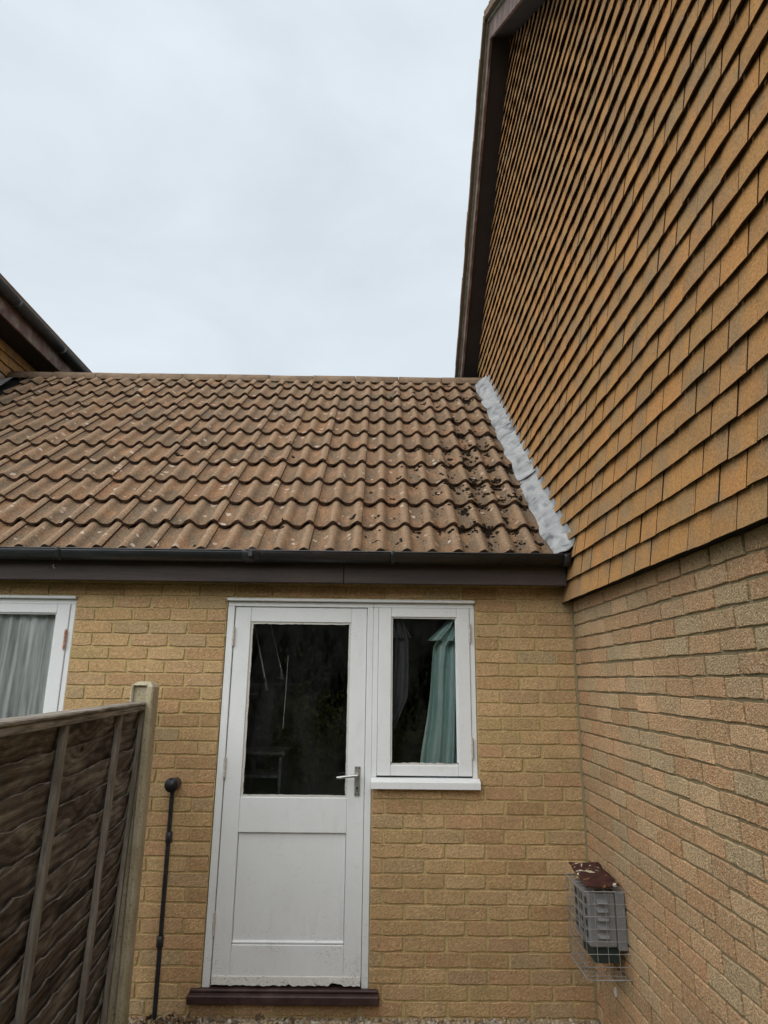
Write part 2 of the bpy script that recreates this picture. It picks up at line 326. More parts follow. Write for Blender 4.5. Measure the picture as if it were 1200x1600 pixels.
def m_leaf(name, a, b_):
    b = NB(name); c = b.ramp(b.rand(), [(0, a), (.6, tuple((x+y)/2 for x, y in zip(a, b_))), (1, b_)])
    return b.fin(c, .6, None, .3)
M['leaf'] = m_leaf('leaf', (.02, .04, .012), (.075, .105, .03)); M['bark'] = m_simple('bark', [(.04, .03, .02), (.07, .055, .04)], 12, .95)
M['straw'] = m_simple('straw', [(.35, .27, .15), (.5, .42, .27)], 30, .8)
M['deadleaf'] = m_simple('dead_leaf', [(.08, .05, .03), (.16, .10, .055)], 30, .85)
M['backing'] = m_simple('black_felt', [(.006, .006, .006), (.012, .011, .01)], 10, .95)
M['housetile'] = m_simple('far_roof', [(.10, .07, .05), (.15, .10, .07)], 4, .9)
M['pole_white'] = m_simple('white_pole', [(.5, .5, .5), (.62, .62, .62)], 20, .5)
M['shelf'] = m_simple('grey_laminate', [(.09, .093, .096), (.13, .133, .136)], 8, .6)

# ------------------------------------------------------------------ mesh helpers
class MB:
    def __init__(s): s.v = []; s.f = []; s.sm = []; s.mi = []; s.cur = 0
    def quad(s, a, b, c, d, smooth=False):
        i = len(s.v); s.v += [tuple(a), tuple(b), tuple(c), tuple(d)]; s.f.append((i, i+1, i+2, i+3)); s.sm.append(smooth); s.mi.append(s.cur)
    def poly(s, pts, smooth=False):
        i = len(s.v); s.v += [tuple(p) for p in pts]; s.f.append(tuple(range(i, i+len(pts)))); s.sm.append(smooth); s.mi.append(s.cur)
    def box(s, x0, x1, y0, y1, z0, z1, ch=0.0, mat=None):
        if ch <= 0:
            P = [(x0, y0, z0), (x1, y0, z0), (x1, y1, z0), (x0, y1, z0), (x0, y0, z1), (x1, y0, z1), (x1, y1, z1), (x0, y1, z1)]
            F = [(0, 3, 2, 1), (4, 5, 6, 7), (0, 1, 5, 4), (1, 2, 6, 5), (2, 3, 7, 6), (3, 0, 4, 7)]
            s.add(P, F, mat); return s
        # chamfered box: 24 verts
        ch = min(ch, .45*min(x1-x0, y1-y0, z1-z0))
        c = ((x0+x1)/2, (y0+y1)/2, (z0+z1)/2); hx, hy, hz = (x1-x0)/2, (y1-y0)/2, (z1-z0)/2
        P = []; idx = {}
        for sx in (-1, 1):
            for sy in (-1, 1):
                for sz in (-1, 1):
                    for ax in range(3):
                        q = [hx-ch, hy-ch, hz-ch]; q[ax] = (hx, hy, hz)[ax]
                        idx[(sx, sy, sz, ax)] = len(P); P.append((c[0]+sx*q[0], c[1]+sy*q[1], c[2]+sz*q[2]))
        F = []
        def fc(l): F.append(tuple(l))
        for ax in range(3):
            o = [a for a in range(3) if a != ax]
            for sg in (-1, 1):
                ring = []
                for a, b in ((-1, -1), (1, -1), (1, 1), (-1, 1)):
                    k = [0, 0, 0]; k[ax] = sg; k[o[0]] = a; k[o[1]] = b; ring.append(idx[(*k, ax)])
                if (sg < 0) != (ax == 1): ring.reverse()
                fc(ring)
        for ax in range(3):                      # edges running along ax
            o = [a for a in range(3) if a != ax]
            for a in (-1, 1):
                for b in (-1, 1):
                    k0 = [0, 0, 0]; k0[ax] = -1; k0[o[0]] = a; k0[o[1]] = b; k1 = list(k0); k1[ax] = 1
                    r = [idx[(*k0, o[0])], idx[(*k1, o[0])], idx[(*k1, o[1])], idx[(*k0, o[1])]]
                    if (a*b > 0) != (ax == 1): r.reverse()
                    fc(r)
        for sx in (-1, 1):
            for sy in (-1, 1):
                for sz in (-1, 1):
                    r = [idx[(sx, sy, sz, 0)], idx[(sx, sy, sz, 1)], idx[(sx, sy, sz, 2)]]
                    if sx*sy*sz < 0: r.reverse()
                    fc(r)
        s.add(P, F, mat); return s
    def add(s, P, F, mat=None, smooth=False):
        i = len(s.v)
        if mat is not None: P = [tuple(mat @ Vector(p)) for p in P]
        s.v += [tuple(p) for p in P]; s.f += [tuple(i+j for j in f) for f in F]; s.sm += [smooth]*len(F); s.mi += [s.cur]*len(F)
    def tube(s, pts, r, n=8, caps=True, radii=None):
        pts = [Vector(p) for p in pts]; rings = []; P = []; F = []
        for i, p in enumerate(pts):
            d = (pts[min(i+1, len(pts)-1)]-pts[max(i-1, 0)]).normalized()
            a = d.cross(Vector((0, 0, 1)));  a = d.cross(Vector((1, 0, 0))) if a.length < .1 else a
            a.normalize(); b = d.cross(a); rad = radii[i] if radii else r; ring = []
            for k in range(n):
                t = 2*math.pi*k/n; ring.append(len(P)); P.append(tuple(p+a*rad*math.cos(t)+b*rad*math.sin(t)))
            rings.append(ring)
        for i in range(len(rings)-1):
            for k in range(n): F.append((rings[i][k], rings[i][(k+1) % n], rings[i+1][(k+1) % n], rings[i+1][k]))
        s.add(P, F, None, True)
        if caps:
            s.poly([P[j] for j in reversed(rings[0])]); s.poly([P[j] for j in rings[-1]])
        return s
    def mesh(s, name):
        me = bpy.data.meshes.new(name); me.from_pydata(s.v, [], s.f); me.polygons.foreach_set('use_smooth', s.sm)
        if len(s.mi) == len(s.f) and any(s.mi): me.polygons.foreach_set('material_index', s.mi)
        me.update(); return me
def link(name, me, mat, parent=None, loc=(0, 0, 0), rot=(0, 0, 0), scale=(1, 1, 1)):
    o = bpy.data.objects.new(name, me); COL.objects.link(o)
    if mat is not None and len(me.materials) == 0:
        for k in ([mat] if isinstance(mat, str) else mat): me.materials.append(M[k])
    o.location = loc; o.rotation_euler = rot; o.scale = scale
    if parent is not None: o.parent = parent
    return o
def part(name, mb, mat, parent, **k): return link(name, mb.mesh(name), mat, parent, **k)
def empty(name, loc=(0, 0, 0)):
    o = bpy.data.objects.new(name, None); COL.objects.link(o); o.location = loc; o.empty_display_size = .1; return o
def tag(o, label=None, cat=None, group=None, kind=None):
    if label: o['label'] = label
    if cat: o['category'] = cat
    if group: o['group'] = group
    if kind: o['kind'] = kind
    return o
def jit(a): return rnd.uniform(-a, a)

# ================================================================== GROUND
g = MB(); g.quad((-60, -60, -.03), (60, -60, -.03), (60, 60, -.03), (-60, 60, -.03))
tag(part('ground', g, 'lawn', None), kind='structure')
g = MB(); g.box(-5.1, 0, -1.55, .004, -.06, -.018)
tag(part('gravel_path', g, 'ground', None), kind='structure')

# ================================================================== BRICKWORK
def brick_mesh(seed, rough=.0022, ch=.0021):
    q = random.Random(seed); L, H = .2145, .0655; N = []
    for k in range(5): N.append((-L/2+L*k/4, -H/2))
    for k in range(5): N.append((L/2-L*k/4, H/2))
    o = []
    for (x, z) in N: o.append((x+q.uniform(-rough, rough), z+q.uniform(-rough*.8, rough*.8)))
    for c in (0, 4, 5, 9):                       # knocked corners
        if q.random() < .45:
            x, z = o[c]; o[c] = (x-math.copysign(q.uniform(.002, .006), x), z-math.copysign(q.uniform(.001, .004), z))
    n = len(o); P = []; F = []
    for (x, z) in o: P.append((x-math.copysign(ch, x) if abs(x) > L*.4 else x, q.uniform(-.0010, .0010), z-math.copysign(ch, z)))
    for (x, z) in o: P.append((x, ch*1.1, z))
    for (x, z) in o: P.append((x, .045, z))
    F.append(tuple(range(n)))
    for a in (0, 1):
        for k in range(n): F.append((a*n+(k+1) % n, a*n+k, (a+1)*n+k, (a+1)*n+(k+1) % n))
    return P, F
def brick_variants(prefix, mat, seeds, rough):
    out = []
    for s_ in seeds:
        P, F = brick_mesh(s_, rough); mb = MB(); mb.add(P, F); me = mb.mesh(prefix); me.materials.append(M[mat]); out.append((me, P, F))
    return out
def lay(bricks, variants, parent, limit, restname, mat, rotz):
    """bricks: (centre xyz, length, priority); the largest in view become objects, the rest one joined part"""
    bricks.sort(key=lambda b: -b[2]); rest = MB()
    for i, (c, ln, pr) in enumerate(bricks):
        me, P, F = variants[rnd.randrange(len(variants))]
        flip = rnd.random() < .5
        off = jit(.0013)
        n = Vector((0, off, 0)); n.rotate(Matrix.Rotation(rotz, 3, 'Z'))
        c = Vector(c)+n; ry = jit(.006)
        if i < limit and pr > 0:
            o = bpy.data.objects.new('brick', me); COL.objects.link(o); o.parent = parent
            o.location = c; o.rotation_euler = (0, ry+(math.pi if flip else 0), rotz); o.scale = (ln/.2145, 1, 1)
        else:
            m = Matrix.Translation(c) @ Matrix.Rotation(rotz, 4, 'Z') @ Matrix.Rotation(ry+(math.pi if flip else 0), 4, 'Y') @ Matrix.Diagonal((ln/.2145, 1, 1, 1))
            rest.add(P, F, m)
    if rest.f:
        o = part(restname, rest, mat, parent); o['kind'] = 'stuff'
def prio(c, hidden=False):
    q = proj(c)
    if q is None or hidden: return 0
    x, y, z = q
    if not (-25 < x < 1225 and -20 < y < 1620): return 0
    return 1/z

Z0 = 2.175
# --- the single-storey link building with door and window
ext = empty('link_building', (-2.5, 0, 0))
tag(ext, 'low buff brick building with tiled lean-to roof, white door and two windows', 'building')
ext.location = (0, 0, 0)
OPEN = [(-2.078, -1.197, .06, 2.158), (-1.197, -.592, 1.112, 2.158), (-4.20, -2.983, .93, 2.158)]
wl = MB()
XL = -5.15
def wbox(x0, x1, z0, z1): wl.box(x0, x1, .0066, .11, z0, z1)
wbox(XL, -4.20, -.1, 2.158); wbox(-4.20, -2.983, -.1, .93); wbox(-2.983, -2.078, -.1, 2.158)
wbox(-2.078, -1.197, -.1, .06); wbox(-1.197, -.592, -.1, 1.112); wbox(-.592, .05, -.1, 2.158); wbox(XL, .05, 2.158, 2.40)
wall = part('wall', wl, 'mortar_buff', ext)
VB = brick_variants('brick', 'brick_buff', range(11, 19), .0024)
bl = []
for k in range(-2, 31):
    zc = Z0-.075*k+.0375+.0
    segs = [(XL, -.004)]
    for (a, b, c, d) in OPEN:
        if c < zc < d-.01:
            ns = []
            for (s0, s1) in segs:
                if b <= s0 or a >= s1: ns.append((s0, s1)); continue
                if a > s0: ns.append((s0, a-.003))
                if b < s1: ns.append((b+.003, s1))
            segs = ns
    for (s0, s1) in segs:
        off = (-2.303 if s1 < -2.0 else -.1125) + (0 if k % 2 else .1125)
        js = [off+.225*n for n in range(-40, 40)]
        js = [j+jit(.006) for j in js if s0+.045 < j < s1-.045]
        ed = [s0-.005]+js+[s1+.005]
        for a, b in zip(ed[:-1], ed[1:]):
            x0, x1 = a+.005, b-.005
            c = ((x0+x1)/2, 0, zc+jit(.0015))
            hid = (x1 < -2.5 and zc < 1.45) or x1 < -3.5 or zc < -.03 or zc > 2.3
            bl.append((c, x1-x0, prio(c, hid)))
lay(bl, VB, wall, 300, 'brick_remainder', 'brick_buff', 0)

# --- door
door = part('door', MB().box(-2.028, -1.239, .040, .058, .150, .872), 'white', ext)      # backing board of the leaf
def dp(name, x0, x1, y0, y1, z0, z1, mat='white', par=door, ch=.003): return part(name, MB().box(x0, x1, y0, y1, z0, z1, ch), mat, par)
dp('jamb', -2.074, -2.033, .008, .095, .115, 2.120)
dp('jamb', -1.236, -1.199, .008, .095, .115, 2.120)
dp('head_frame', -2.074, -1.199, .010, .095, 2.1205, 2.150)
dp('stile', -2.029, -1.934, .016, .0395, .150, 2.116); dp('stile', -1.333, -1.2385, .016, .0395, .150, 2.116)
dp('top_rail', -1.9335, -1.3335, .0165, .0395, 2.030, 2.116)
dp('mid_rail', -1.9335, -1.3335, .0165, .0395, .872, 1.055)
dp('bottom_rail', -1.9335, -1.3335, .0165, .0395, .168, .323)
dp('panel', -1.930, -1.337, .030, .0398, .325, .870, 'white', door, .001)
part('moulding', MB().box(-1.9335, -1.3335, .020, .0399, .3235, .340, .006), 'white', door)
pane = part('pane', MB().box(-1.930, -1.337, .034, .038, 1.058, 2.027), 'glass', door)
for a in ((-1.9335, -1.921, 1.0555, 2.0295), (-1.346, -1.3335, 1.0555, 2.0295), (-1.9205, -1.3465, 1.0555, 1.066), (-1.9205, -1.3465, 2.018, 2.0295)):
    # putty fillet with an uneven inner edge
    mb = MB(); x0, x1, z0, z1 = a; hor = (x1-x0) > (z1-z0); n = 26
    for i in range(n):
        if hor:
            a0 = x0+(x1-x0)*i/n; a1 = x0+(x1-x0)*(i+1)/n; d = jit(.0022) if i % 2 else 0
            lo = z0-(d if z0 > 1.5 else 0); hi = z1+(d if z0 < 1.5 else 0); mb.box(a0, a1, .024+jit(.001), .0338, lo, hi)
        else:
            a0 = z0+(z1-z0)*i/n; a1 = z0+(z1-z0)*(i+1)/n; d = jit(.0018) if i % 2 else 0
            lo = x0-(d if x0 > -1.5 else 0); hi = x1+(d if x0 < -1.5 else 0); mb.box(lo, hi, .024+jit(.001), .0338, a0, a1)
    part('putty', mb, 'white_flaked', door)
# peeling weather strip at the foot of the leaf
mb = MB(); n = 46; q = random.Random(5)
bot = []
for i in range(n+1):
    t = i/n; z = .140+q.uniform(-.003, .003)+.003*mnoise.noise(Vector((t*23, 0, 0)))
    if .80 < t < .88: z = .150+q.uniform(-.003, .004)
    if .50 < t < .53: z = .148
    bot.append(z)
for i in range(n):
    xa = -2.026+.785*i/n; xb = -2.026+.785*(i+1)/n; cu = .005*abs(mnoise.noise(Vector((i*.35, 4, 0))))
    mb.quad((xa, .010, .176), (xa, .002-cu, bot[i]), (xb, .002-cu, bot[i+1]), (xb, .010, .176))
    mb.quad((xa, .016, .180), (xa, .010, .176), (xb, .010, .176), (xb, .016, .180))
    mb.quad((xa, .002-cu, bot[i]), (xa, .016, bot[i]+.002), (xb, .016, bot[i+1]+.002), (xb, .002-cu, bot[i+1]))
part('weather_strip', mb, 'white_flaked', door)
part('threshold', MB().box(-2.135, -1.142, -.055, .10, .072, .113, .005), 'brown_sill', door)
part('threshold_nosing', MB().box(-2.13, -1.147, -.02, .09, .1135, .128, .004), 'brown_sill', door)
def hinge(x, z, par, mat='hinge_white', y=.006):
    mb = MB()
    for i in range(4): mb.tube([(x, y, z-.05+.026*i), (x, y, z-.05+.026*i+.0235)], .0075, 8)
    mb.tube([(x, y, z-.056), (x, y, z-.0505)], .0055, 8); mb.tube([(x, y, z+.0545), (x, y, z+.060)], .0055, 8)
    part('hinge', mb, mat, par)
for z in (1.94, 1.21, .42): hinge(-2.031, z, door)
pl = part('handle_plate', MB().box(-1.294, -1.262, .009, .0158, 1.066, 1.224, .002), 'chrome', door)
mb = MB(); mb.tube([(-1.278, .010, 1.178), (-1.278, -.035, 1.178)], .009, 10); 
mb.tube([(-1.276, -.036, 1.178), (-1.30, -.040, 1.178), (-1.34, -.040, 1.174), (-1.372, -.038, 1.169), (-1.392, -.034, 1.168)], .008, 10, True, [.0095, .009, .0075, .0085, .006])
part('lever', mb, 'chrome', door)
mb = MB(); mb.tube([(-1.278, .010, 1.108), (-1.278, .0075, 1.108)], .0062, 10); mb.box(-1.2805, -1.2755, .0074, .010, 1.088, 1.106)
part('keyhole', mb, 'iron', door)
mb = MB()
for zz in (1.076, 1.214):
    for xx in (-1.286, -1.270): mb.tube([(xx, .010, zz), (xx, .0078, zz)], .0035, 7)
part('screw_heads', mb, 'iron', door)

# --- window beside the door
def window(x0, x1, z0, z1, hinge_x, hmat, hz, glassL=None):
    wi = part('window', MB().box(x0, x0+.030, .008, .095, z0+.0, z1-.035, .003), 'white', ext)
    def wp(n, a, b, c, d, e, f, mat='white', ch=.003): return part(n, MB().box(a, b, c, d, e, f, ch), mat, wi)
    wp('frame_jamb', x1-.030, x1, .008, .095, z0, z1-.035)
    wp('frame_head', x0, x1, .010, .095, z1-.0345, z1-.006)
    cs = wp('casement_stile', x0+.0315, x0+.1075, .001, .045, z0+.010, z1-.036)
    wp('casement_stile', x1-.1075, x1-.0315, .001, .045, z0+.010, z1-.036)
    wp('casement_rail', x0+.108, x1-.108, .0015, .045, z1-.089, z1-.036); wp('casement_rail', x0+.108, x1-.108, .0015, .045, z0+.010, z0+.067)
    wp('pane', x0+.1082, x1-.1082, .026, .030, z0+.0672, z1-.0892, 'glass', 0)
    n = 18; mb = MB()
    for i in range(n):
        a0 = x0+.108+(x1-x0-.216)*i/n; a1 = x0+.108+(x1-x0-.216)*(i+1)/n
        mb.box(a0, a1, .012+jit(.001), .0258, z0+.0671, z0+.0671+.010+jit(.003))
    part('putty', mb, 'white_flaked', wi)
    wp('bead', x0+.1076, x0+.116, .012, .0258, z0+.080, z1-.0895, 'white', .001)
    wp('bead', x1-.116, x1-.1076, .012, .0258, z0+.080, z1-.0895, 'white', .001)
    wp('bead', x0+.1165, x1-.1165, .012, .0258, z1-.097, z1-.0892, 'white', .001)
    for z in hz: hinge(hinge_x, z, wi, hmat, -.004)
    return wi, wp
w1, wp1 = window(-1.1985, -.594, 1.166, 2.156, -.6245, 'hinge_white', (1.975, 1.325))
mb = MB(); q = [(.10, 1.150), (.10, 1.1655), (.0, 1.1655), (-.048, 1.152), (-.052, 1.148), (-.052, 1.114), (-.040, 1.114), (-.038, 1.120), (.0, 1.124), (.0, 1.150)]
xa, xb = -1.201, -.588
mb.poly([(xa, y, z) for y, z in reversed(q)]); mb.poly([(xb, y, z) for y, z in q])
for i in range(len(q)):
    (ya, za), (yb, zb) = q[i], q[(i+1) % len(q)]
    mb.quad((xa, ya, za), (xb, ya, za), (xb, yb, zb), (xa, yb, zb))
part('sill', mb, 'white', w1)
w2, wp2 = window(-4.19, -2.985, .985, 2.156, -3.022, 'hinge_rust', (1.91, 1.25))
part('sill', MB().box(-4.195, -2.98, -.05, .10, .935, .984, .004), 'white', w2)
# thin drip strips over door/window heads
part('drip_strip', MB().box(-2.080, -.592, -.020, .06, 2.1515, 2.1680, .003), 'white', door)
part('drip_strip', MB().box(-4.195, -2.982, -.020, .06, 2.1515, 2.1680, .003), 'white', w2)

# --- dim room behind the glass
room = MB()
def rq(*p): room.quad(*p)
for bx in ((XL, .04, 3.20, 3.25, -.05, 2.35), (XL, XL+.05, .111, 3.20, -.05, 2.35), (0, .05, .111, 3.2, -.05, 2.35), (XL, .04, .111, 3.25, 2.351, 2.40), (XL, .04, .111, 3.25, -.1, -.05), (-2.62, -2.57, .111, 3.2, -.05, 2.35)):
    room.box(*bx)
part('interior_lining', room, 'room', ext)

# ================================================================== ROOF
PITCH = R(42); E0 = Vector((0, -.2, 2.413)); GAUGE = .328; TILT = R(5.7)
us = Vector((0, math.cos(PITCH), math.sin(PITCH))); un = Vector((0, -math.sin(PITCH), math.cos(PITCH)))
def prof(x):                                   # x in the tile, 0..0.30
    c = (1+math.cos(2*math.pi*(x-.12)/.15))/2
    return .040*c**1.55 + (.005*max(0, (x-.262)/.04) if x > .262 else 0) - (.004*max(0, (.03-x)/.03))
roof = part('roof', MB().box(XL, -.03, -.12, 2.44, -.02, .0, 0, Matrix.Identity(4)), 'backing', ext)
# sloping deck under the tiles
roof.data.clear_geometry()
dk = MB()
def rp(X, s, n): p = E0+us*s+un*n; return (X, p.y, p.z)
P8 = [rp(XL, .05, -.075), rp(-.02, .05, -.075), rp(-.02, 3.62, -.075), rp(XL, 3.62, -.075), rp(XL, .05, -.035), rp(-.02, .05, -.035), rp(-.02, 3.62, -.035), rp(XL, 3.62, -.035)]
dk.add(P8, [(0, 3, 2, 1), (4, 5, 6, 7), (0, 1, 5, 4), (1, 2, 6, 5), (2, 3, 7, 6), (3, 0, 4, 7)])
yb, zb = P8[6][1], P8[6][2]                    # far slope
dk.quad((XL, yb, zb), (-.02, yb, zb), (-.02, yb+2.6, zb-2.34), (XL, yb+2.6, zb-2.34))
me = dk.mesh('roof'); me.materials.append(M['backing']); roof.data = me
def tile_mesh(seed, w=.3, length=.375):
    q = random.Random(seed); mb = MB(); n = 24; T = .032
    xs = [w*i/n for i in range(n+1)]; e = [q.uniform(-.0012, .0012) for _ in xs]; l = [q.uniform(-.0025, .0025) for _ in xs]
    k = .3/w
    top = [prof(x*k) for x in xs]
    rows = [(0.0, -.005), (.007, 0.0), (length*.5, .0), (length, .0)]
    ids = []; P = []; F = []
    for (v, dn) in rows:
        ids.append([len(P)+i for i in range(n+1)])
        for i, x in enumerate(xs): P.append((x, v+l[i] if v < .1 else v, top[i]+dn+e[i]))
    for a in range(3):
        for i in range(n): F.append((ids[a][i], ids[a][i+1], ids[a+1][i+1], ids[a+1][i]))
    mb.add(P, F, None, True)
    # lip and underside
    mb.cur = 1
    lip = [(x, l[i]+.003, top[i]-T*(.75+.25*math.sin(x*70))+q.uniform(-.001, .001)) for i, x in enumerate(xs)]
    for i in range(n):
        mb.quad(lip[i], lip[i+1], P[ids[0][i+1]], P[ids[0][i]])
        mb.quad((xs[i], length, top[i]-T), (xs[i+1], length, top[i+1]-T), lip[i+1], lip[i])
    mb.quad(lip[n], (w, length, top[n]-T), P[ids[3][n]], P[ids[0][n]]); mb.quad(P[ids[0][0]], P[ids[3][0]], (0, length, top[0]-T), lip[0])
    me = mb.mesh('roof_tile'); me.materials.append(M['roof_tile']); me.materials.append(M['shaded_roof_edge']); return me
TM = [tile_mesh(s_) for s_ in range(6)]
TS = [tile_mesh(s_, .3, .30) for s_ in (21, 22, 23)]
offs = {}
for row in range(11):
    for c in range(17):
        x0 = -.38-.3*(c-1)+jit(.002)            # seams at -0.08, -0.38 ...
        o = bpy.data.objects.new('roof_tile', rnd.choice(TM if row < 10 else TS)); COL.objects.link(o); o.parent = roof
        dv, dn = jit(.004), jit(.0018)
        o.location = rp(x0, row*GAUGE+dv, dn); o.rotation_euler = (PITCH-TILT, jit(.006), jit(.006))
def tsurf(X, s):                                # point on the tile surface
    row = min(10, max(0, int(s//GAUGE))); v = s-row*GAUGE
    x = (X+.08+30*.3) % .3
    n = prof(x)*math.cos(TILT)-v*math.sin(TILT)
    return Vector(rp(X, s, n))
# ridge
ridge_y, ridge_z = rp(0, 3.60, 0)[1:]
ridge_y += .01
def ridge_mesh(seed, L=.452):
    q = random.Random(seed); mb = MB(); n = 12; P = []; F = []; ro, ri = .106, .090
    st = [0, .004, L*.5, L-.004, L]
    for i, x in enumerate(st):
        for k in range(n+1):
            t = math.pi*k/n; r = ro-(.004 if i in (0, 4) else 0)+q.uniform(-.0015, .0015); P.append((x, -r*math.cos(t), r*math.sin(t)))
    for i in range(4):
        for k in range(n): F.append((i*(n+1)+k, i*(n+1)+k+1, (i+1)*(n+1)+k+1, (i+1)*(n+1)+k))
    mb.add(P, F, None, True)
    for x, rev in ((0, 0), (L, 1)):
        for k in range(n):
            t0, t1 = math.pi*k/n, math.pi*(k+1)/n
            pts = [(x, -ri*math.cos(t0), ri*math.sin(t0)), (x, -ri*math.cos(t1), ri*math.sin(t1)), (x, -(ro-.004)*math.cos(t1), (ro-.004)*math.sin(t1)), (x, -(ro-.004)*math.cos(t0), (ro-.004)*math.sin(t0))]
            mb.poly(pts if rev else pts[::-1])
    for sy in (-1, 1): mb.quad((0, sy*ro, 0), (L, sy*ro, 0), (L, sy*ri, 0), (0, sy*ri, 0))
    me = mb.mesh('ridge_tile'); me.materials.append(M['ridge']); return me
RM = [ridge_mesh(s_) for s_ in range(4)]
x = -.07
while x > XL+.1:
    o = bpy.data.objects.new('ridge_tile', rnd.choice(RM)); COL.objects.link(o); o.parent = roof
    o.location = (x-.455, ridge_y, ridge_z-.079+jit(.003)); o.rotation_euler = (jit(.02), jit(.007), jit(.006)); x -= .458
# mortar bed under the ridge: lumpy, dips into the pans
mb = MB(); n = 420; q = random.Random(3); P = []; F = []
for i in range(n+1):
    X = XL+.02+(-.08-XL-.02)*i/n
    s_ = 3.50+.010*math.sin(i*.9)+q.uniform(-.010, .010)
    t = tsurf(X, s_); a = Vector((X, ridge_y-.100, ridge_z-.072)); b = Vector((X, ridge_y-.07, ridge_z-.03))
    m_ = t.lerp(a, .5)+Vector((0, -.012+q.uniform(-.006, .006), q.uniform(-.004, .004)))
    t.z -= .012
    P += [tuple(t), tuple(m_), tuple(a), tuple(b)]
for i in range(n):
    for k in range(3): F.append((i*4+k, (i+1)*4+k, (i+1)*4+k+1, i*4+k+1))
mb.add(P, F, None, True); part('ridge_mortar', mb, 'bed', roof)
# moss cushions
mb = MB(); q = random.Random(12)
def blob(c, nrm, rx, ry, h, ang):
    a = Vector((math.cos(ang), 0, 0))+us*math.sin(ang); b = nrm.cross(a).normalized(); a = b.cross(nrm).normalized()
    P = [tuple(c+nrm*h)]; F = []; n = 9; k1 = [q.uniform(.7, 1.25) for _ in range(n)]
    for lev, (f, hh) in enumerate(((.62, .75), (1.0, -.15))):
        for k in range(n):
            t = 2*math.pi*k/n; P.append(tuple(c+a*rx*f*k1[k]*math.cos(t)+b*ry*f*k1[k]*math.sin(t)+nrm*(h*hh*q.uniform(.75, 1.15))))
    for k in range(n):
        F.append((0, 1+k, 1+(k+1) % n)); F.append((1+k, 1+n+k, 1+n+(k+1) % n, 1+(k+1) % n))
    mb.add(P, F, None, True)
cnt = 0
for i in range(2600):
    if q.random() < .82: X = -.2-abs(q.gauss(0, .42))
    else: X = q.uniform(-5, -.2)
    if X < -5: continue
    s_ = q.uniform(.05, 3.4) if q.random() < .4 else min(3.4, max(.03, q.gauss(1.0, .75)))
    row = int(s_//GAUGE); 
    xx = (X+9.08) % .15                          # prefer the pans, right of each roll
    if not (.0 < xx < .085) and q.random() < .75: continue
    if q.random() < .45: s_ = row*GAUGE+q.uniform(.27, .322)     # under the lip of the next course
    dens = math.exp(-((X+.45)/.55)**2)
    if q.random() > .25+.75*dens: continue
    big = q.random() < .22
    r = q.uniform(.013, .034) if big else q.uniform(.005, .013)
    if not (.05 < s_ < 3.42): continue
    if big:
        for k in range(q.randint(3, 7)):
            r2 = r*q.uniform(.35, .8); X2, s2 = X+q.gauss(0, .75)*r, s_+q.gauss(0, 1.0)*r
            if .03 < s2 < 3.42: blob(tsurf(X2, s2), un, r2*q.uniform(.7, 1.3), r2*q.uniform(.5, 1.0), min(.012, r2*.6), q.uniform(-1.5, 1.5))
    else: blob(tsurf(X, s_), un, r*q.uniform(.6, 1.4), r*q.uniform(.5, 1.0), min(.010, r*.55), q.uniform(-1.5, 1.5))
    cnt += 1
    if cnt > 420: break
for (X, s_, r) in ((-1.33, .42, .026), (-1.18, .42, .018), (-1.04, .14, .020), (-1.19, .12, .014), (-1.23, .85, .018), (-1.02, 1.0, .020), (-1.08, .73, .02), (-1.78, .32, .022), (-2.05, 1.35, .016), (-.55, .72, .030), (-.42, .78, .030), (-.5, .98, .03), (-.36, 1.02, .03), (-.62, .55, .022)):
    for k in range(5): r2 = r*q.uniform(.4, .85); blob(tsurf(X+q.gauss(0, .5)*r, s_+q.gauss(0, .6)*r), un, r2*q.uniform(.8, 1.3), r2*q.uniform(.5, .9), r2*.5, q.uniform(-1.5, 1.5))
o = part('moss', mb, 'moss', roof); o['kind'] = 'stuff'

# fascia, soffit, gutter
part('fascia', MB().box(-5.1, -1.378, -.142, -.118, 2.246, 2.402, .003), 'fascia', ext)
part('fascia', MB().box(-1.375, -.068, -.143, -.118, 2.2455, 2.402, .003), 'fascia', ext)
part('soffit', MB().box(-5.1, -.07, -.1178, -.002, 2.262, 2.272), 'soffit', ext)
def gutter_mesh(x0, x1, cy, cz, r, t=.003, axis='x'):
    mb = MB(); n = 14; P = []; F = []
    for x in (x0, x1):
        for k in range(n+1):
            a = math.pi*k/n; P.append((x, cy-r*math.cos(a), cz-r*math.sin(a)))
        for k in range(n+1):
            a = math.pi*k/n; P.append((x, cy-(r-t)*math.cos(a), cz-(r-t)*math.sin(a)))
    m = 2*(n+1)
    for k in range(n):
        F.append((k, k+1, m+k+1, m+k)); F.append((n+1+k+1, n+1+k, m+n+1+k, m+n+1+k+1))
        F.append((k+1, k, n+1+k, n+2+k)); F.append((m+k, m+k+1, m+n+2+k, m+n+1+k))
    F.append((0, m, m+n+1, n+1)); F.append((n, 2*n+1, m+2*n+1, m+n))
    mb.add(P, F, None, True); return mb
gm = gutter_mesh(-5.1, -.075, -.205, 2.411, .058)
gm.tube([(-5.1, -.262, 2.411), (-.075, -.262, 2.411)], .0045, 8)
gut = part('gutter', gm, 'black', ext)
me = bpy.data.meshes.new('x')
for X, wd in ((-1.906, .05), (-3.008, .012), (-1.09, .012), (-4.1, .012), (-.085, .02)):
    m2 = gutter_mesh(X-wd, X+wd, -.205, 2.412, .0625, .004)
    m2.box(X-wd*.6, X+wd*.6, -.270, -.252, 2.405, 2.419, .002)
    if wd > .03: m2.box(X-.012, X+.012, -.2735, -.262, 2.375, 2.417, .002)
    part('gutter_bracket', m2, 'black', gut)
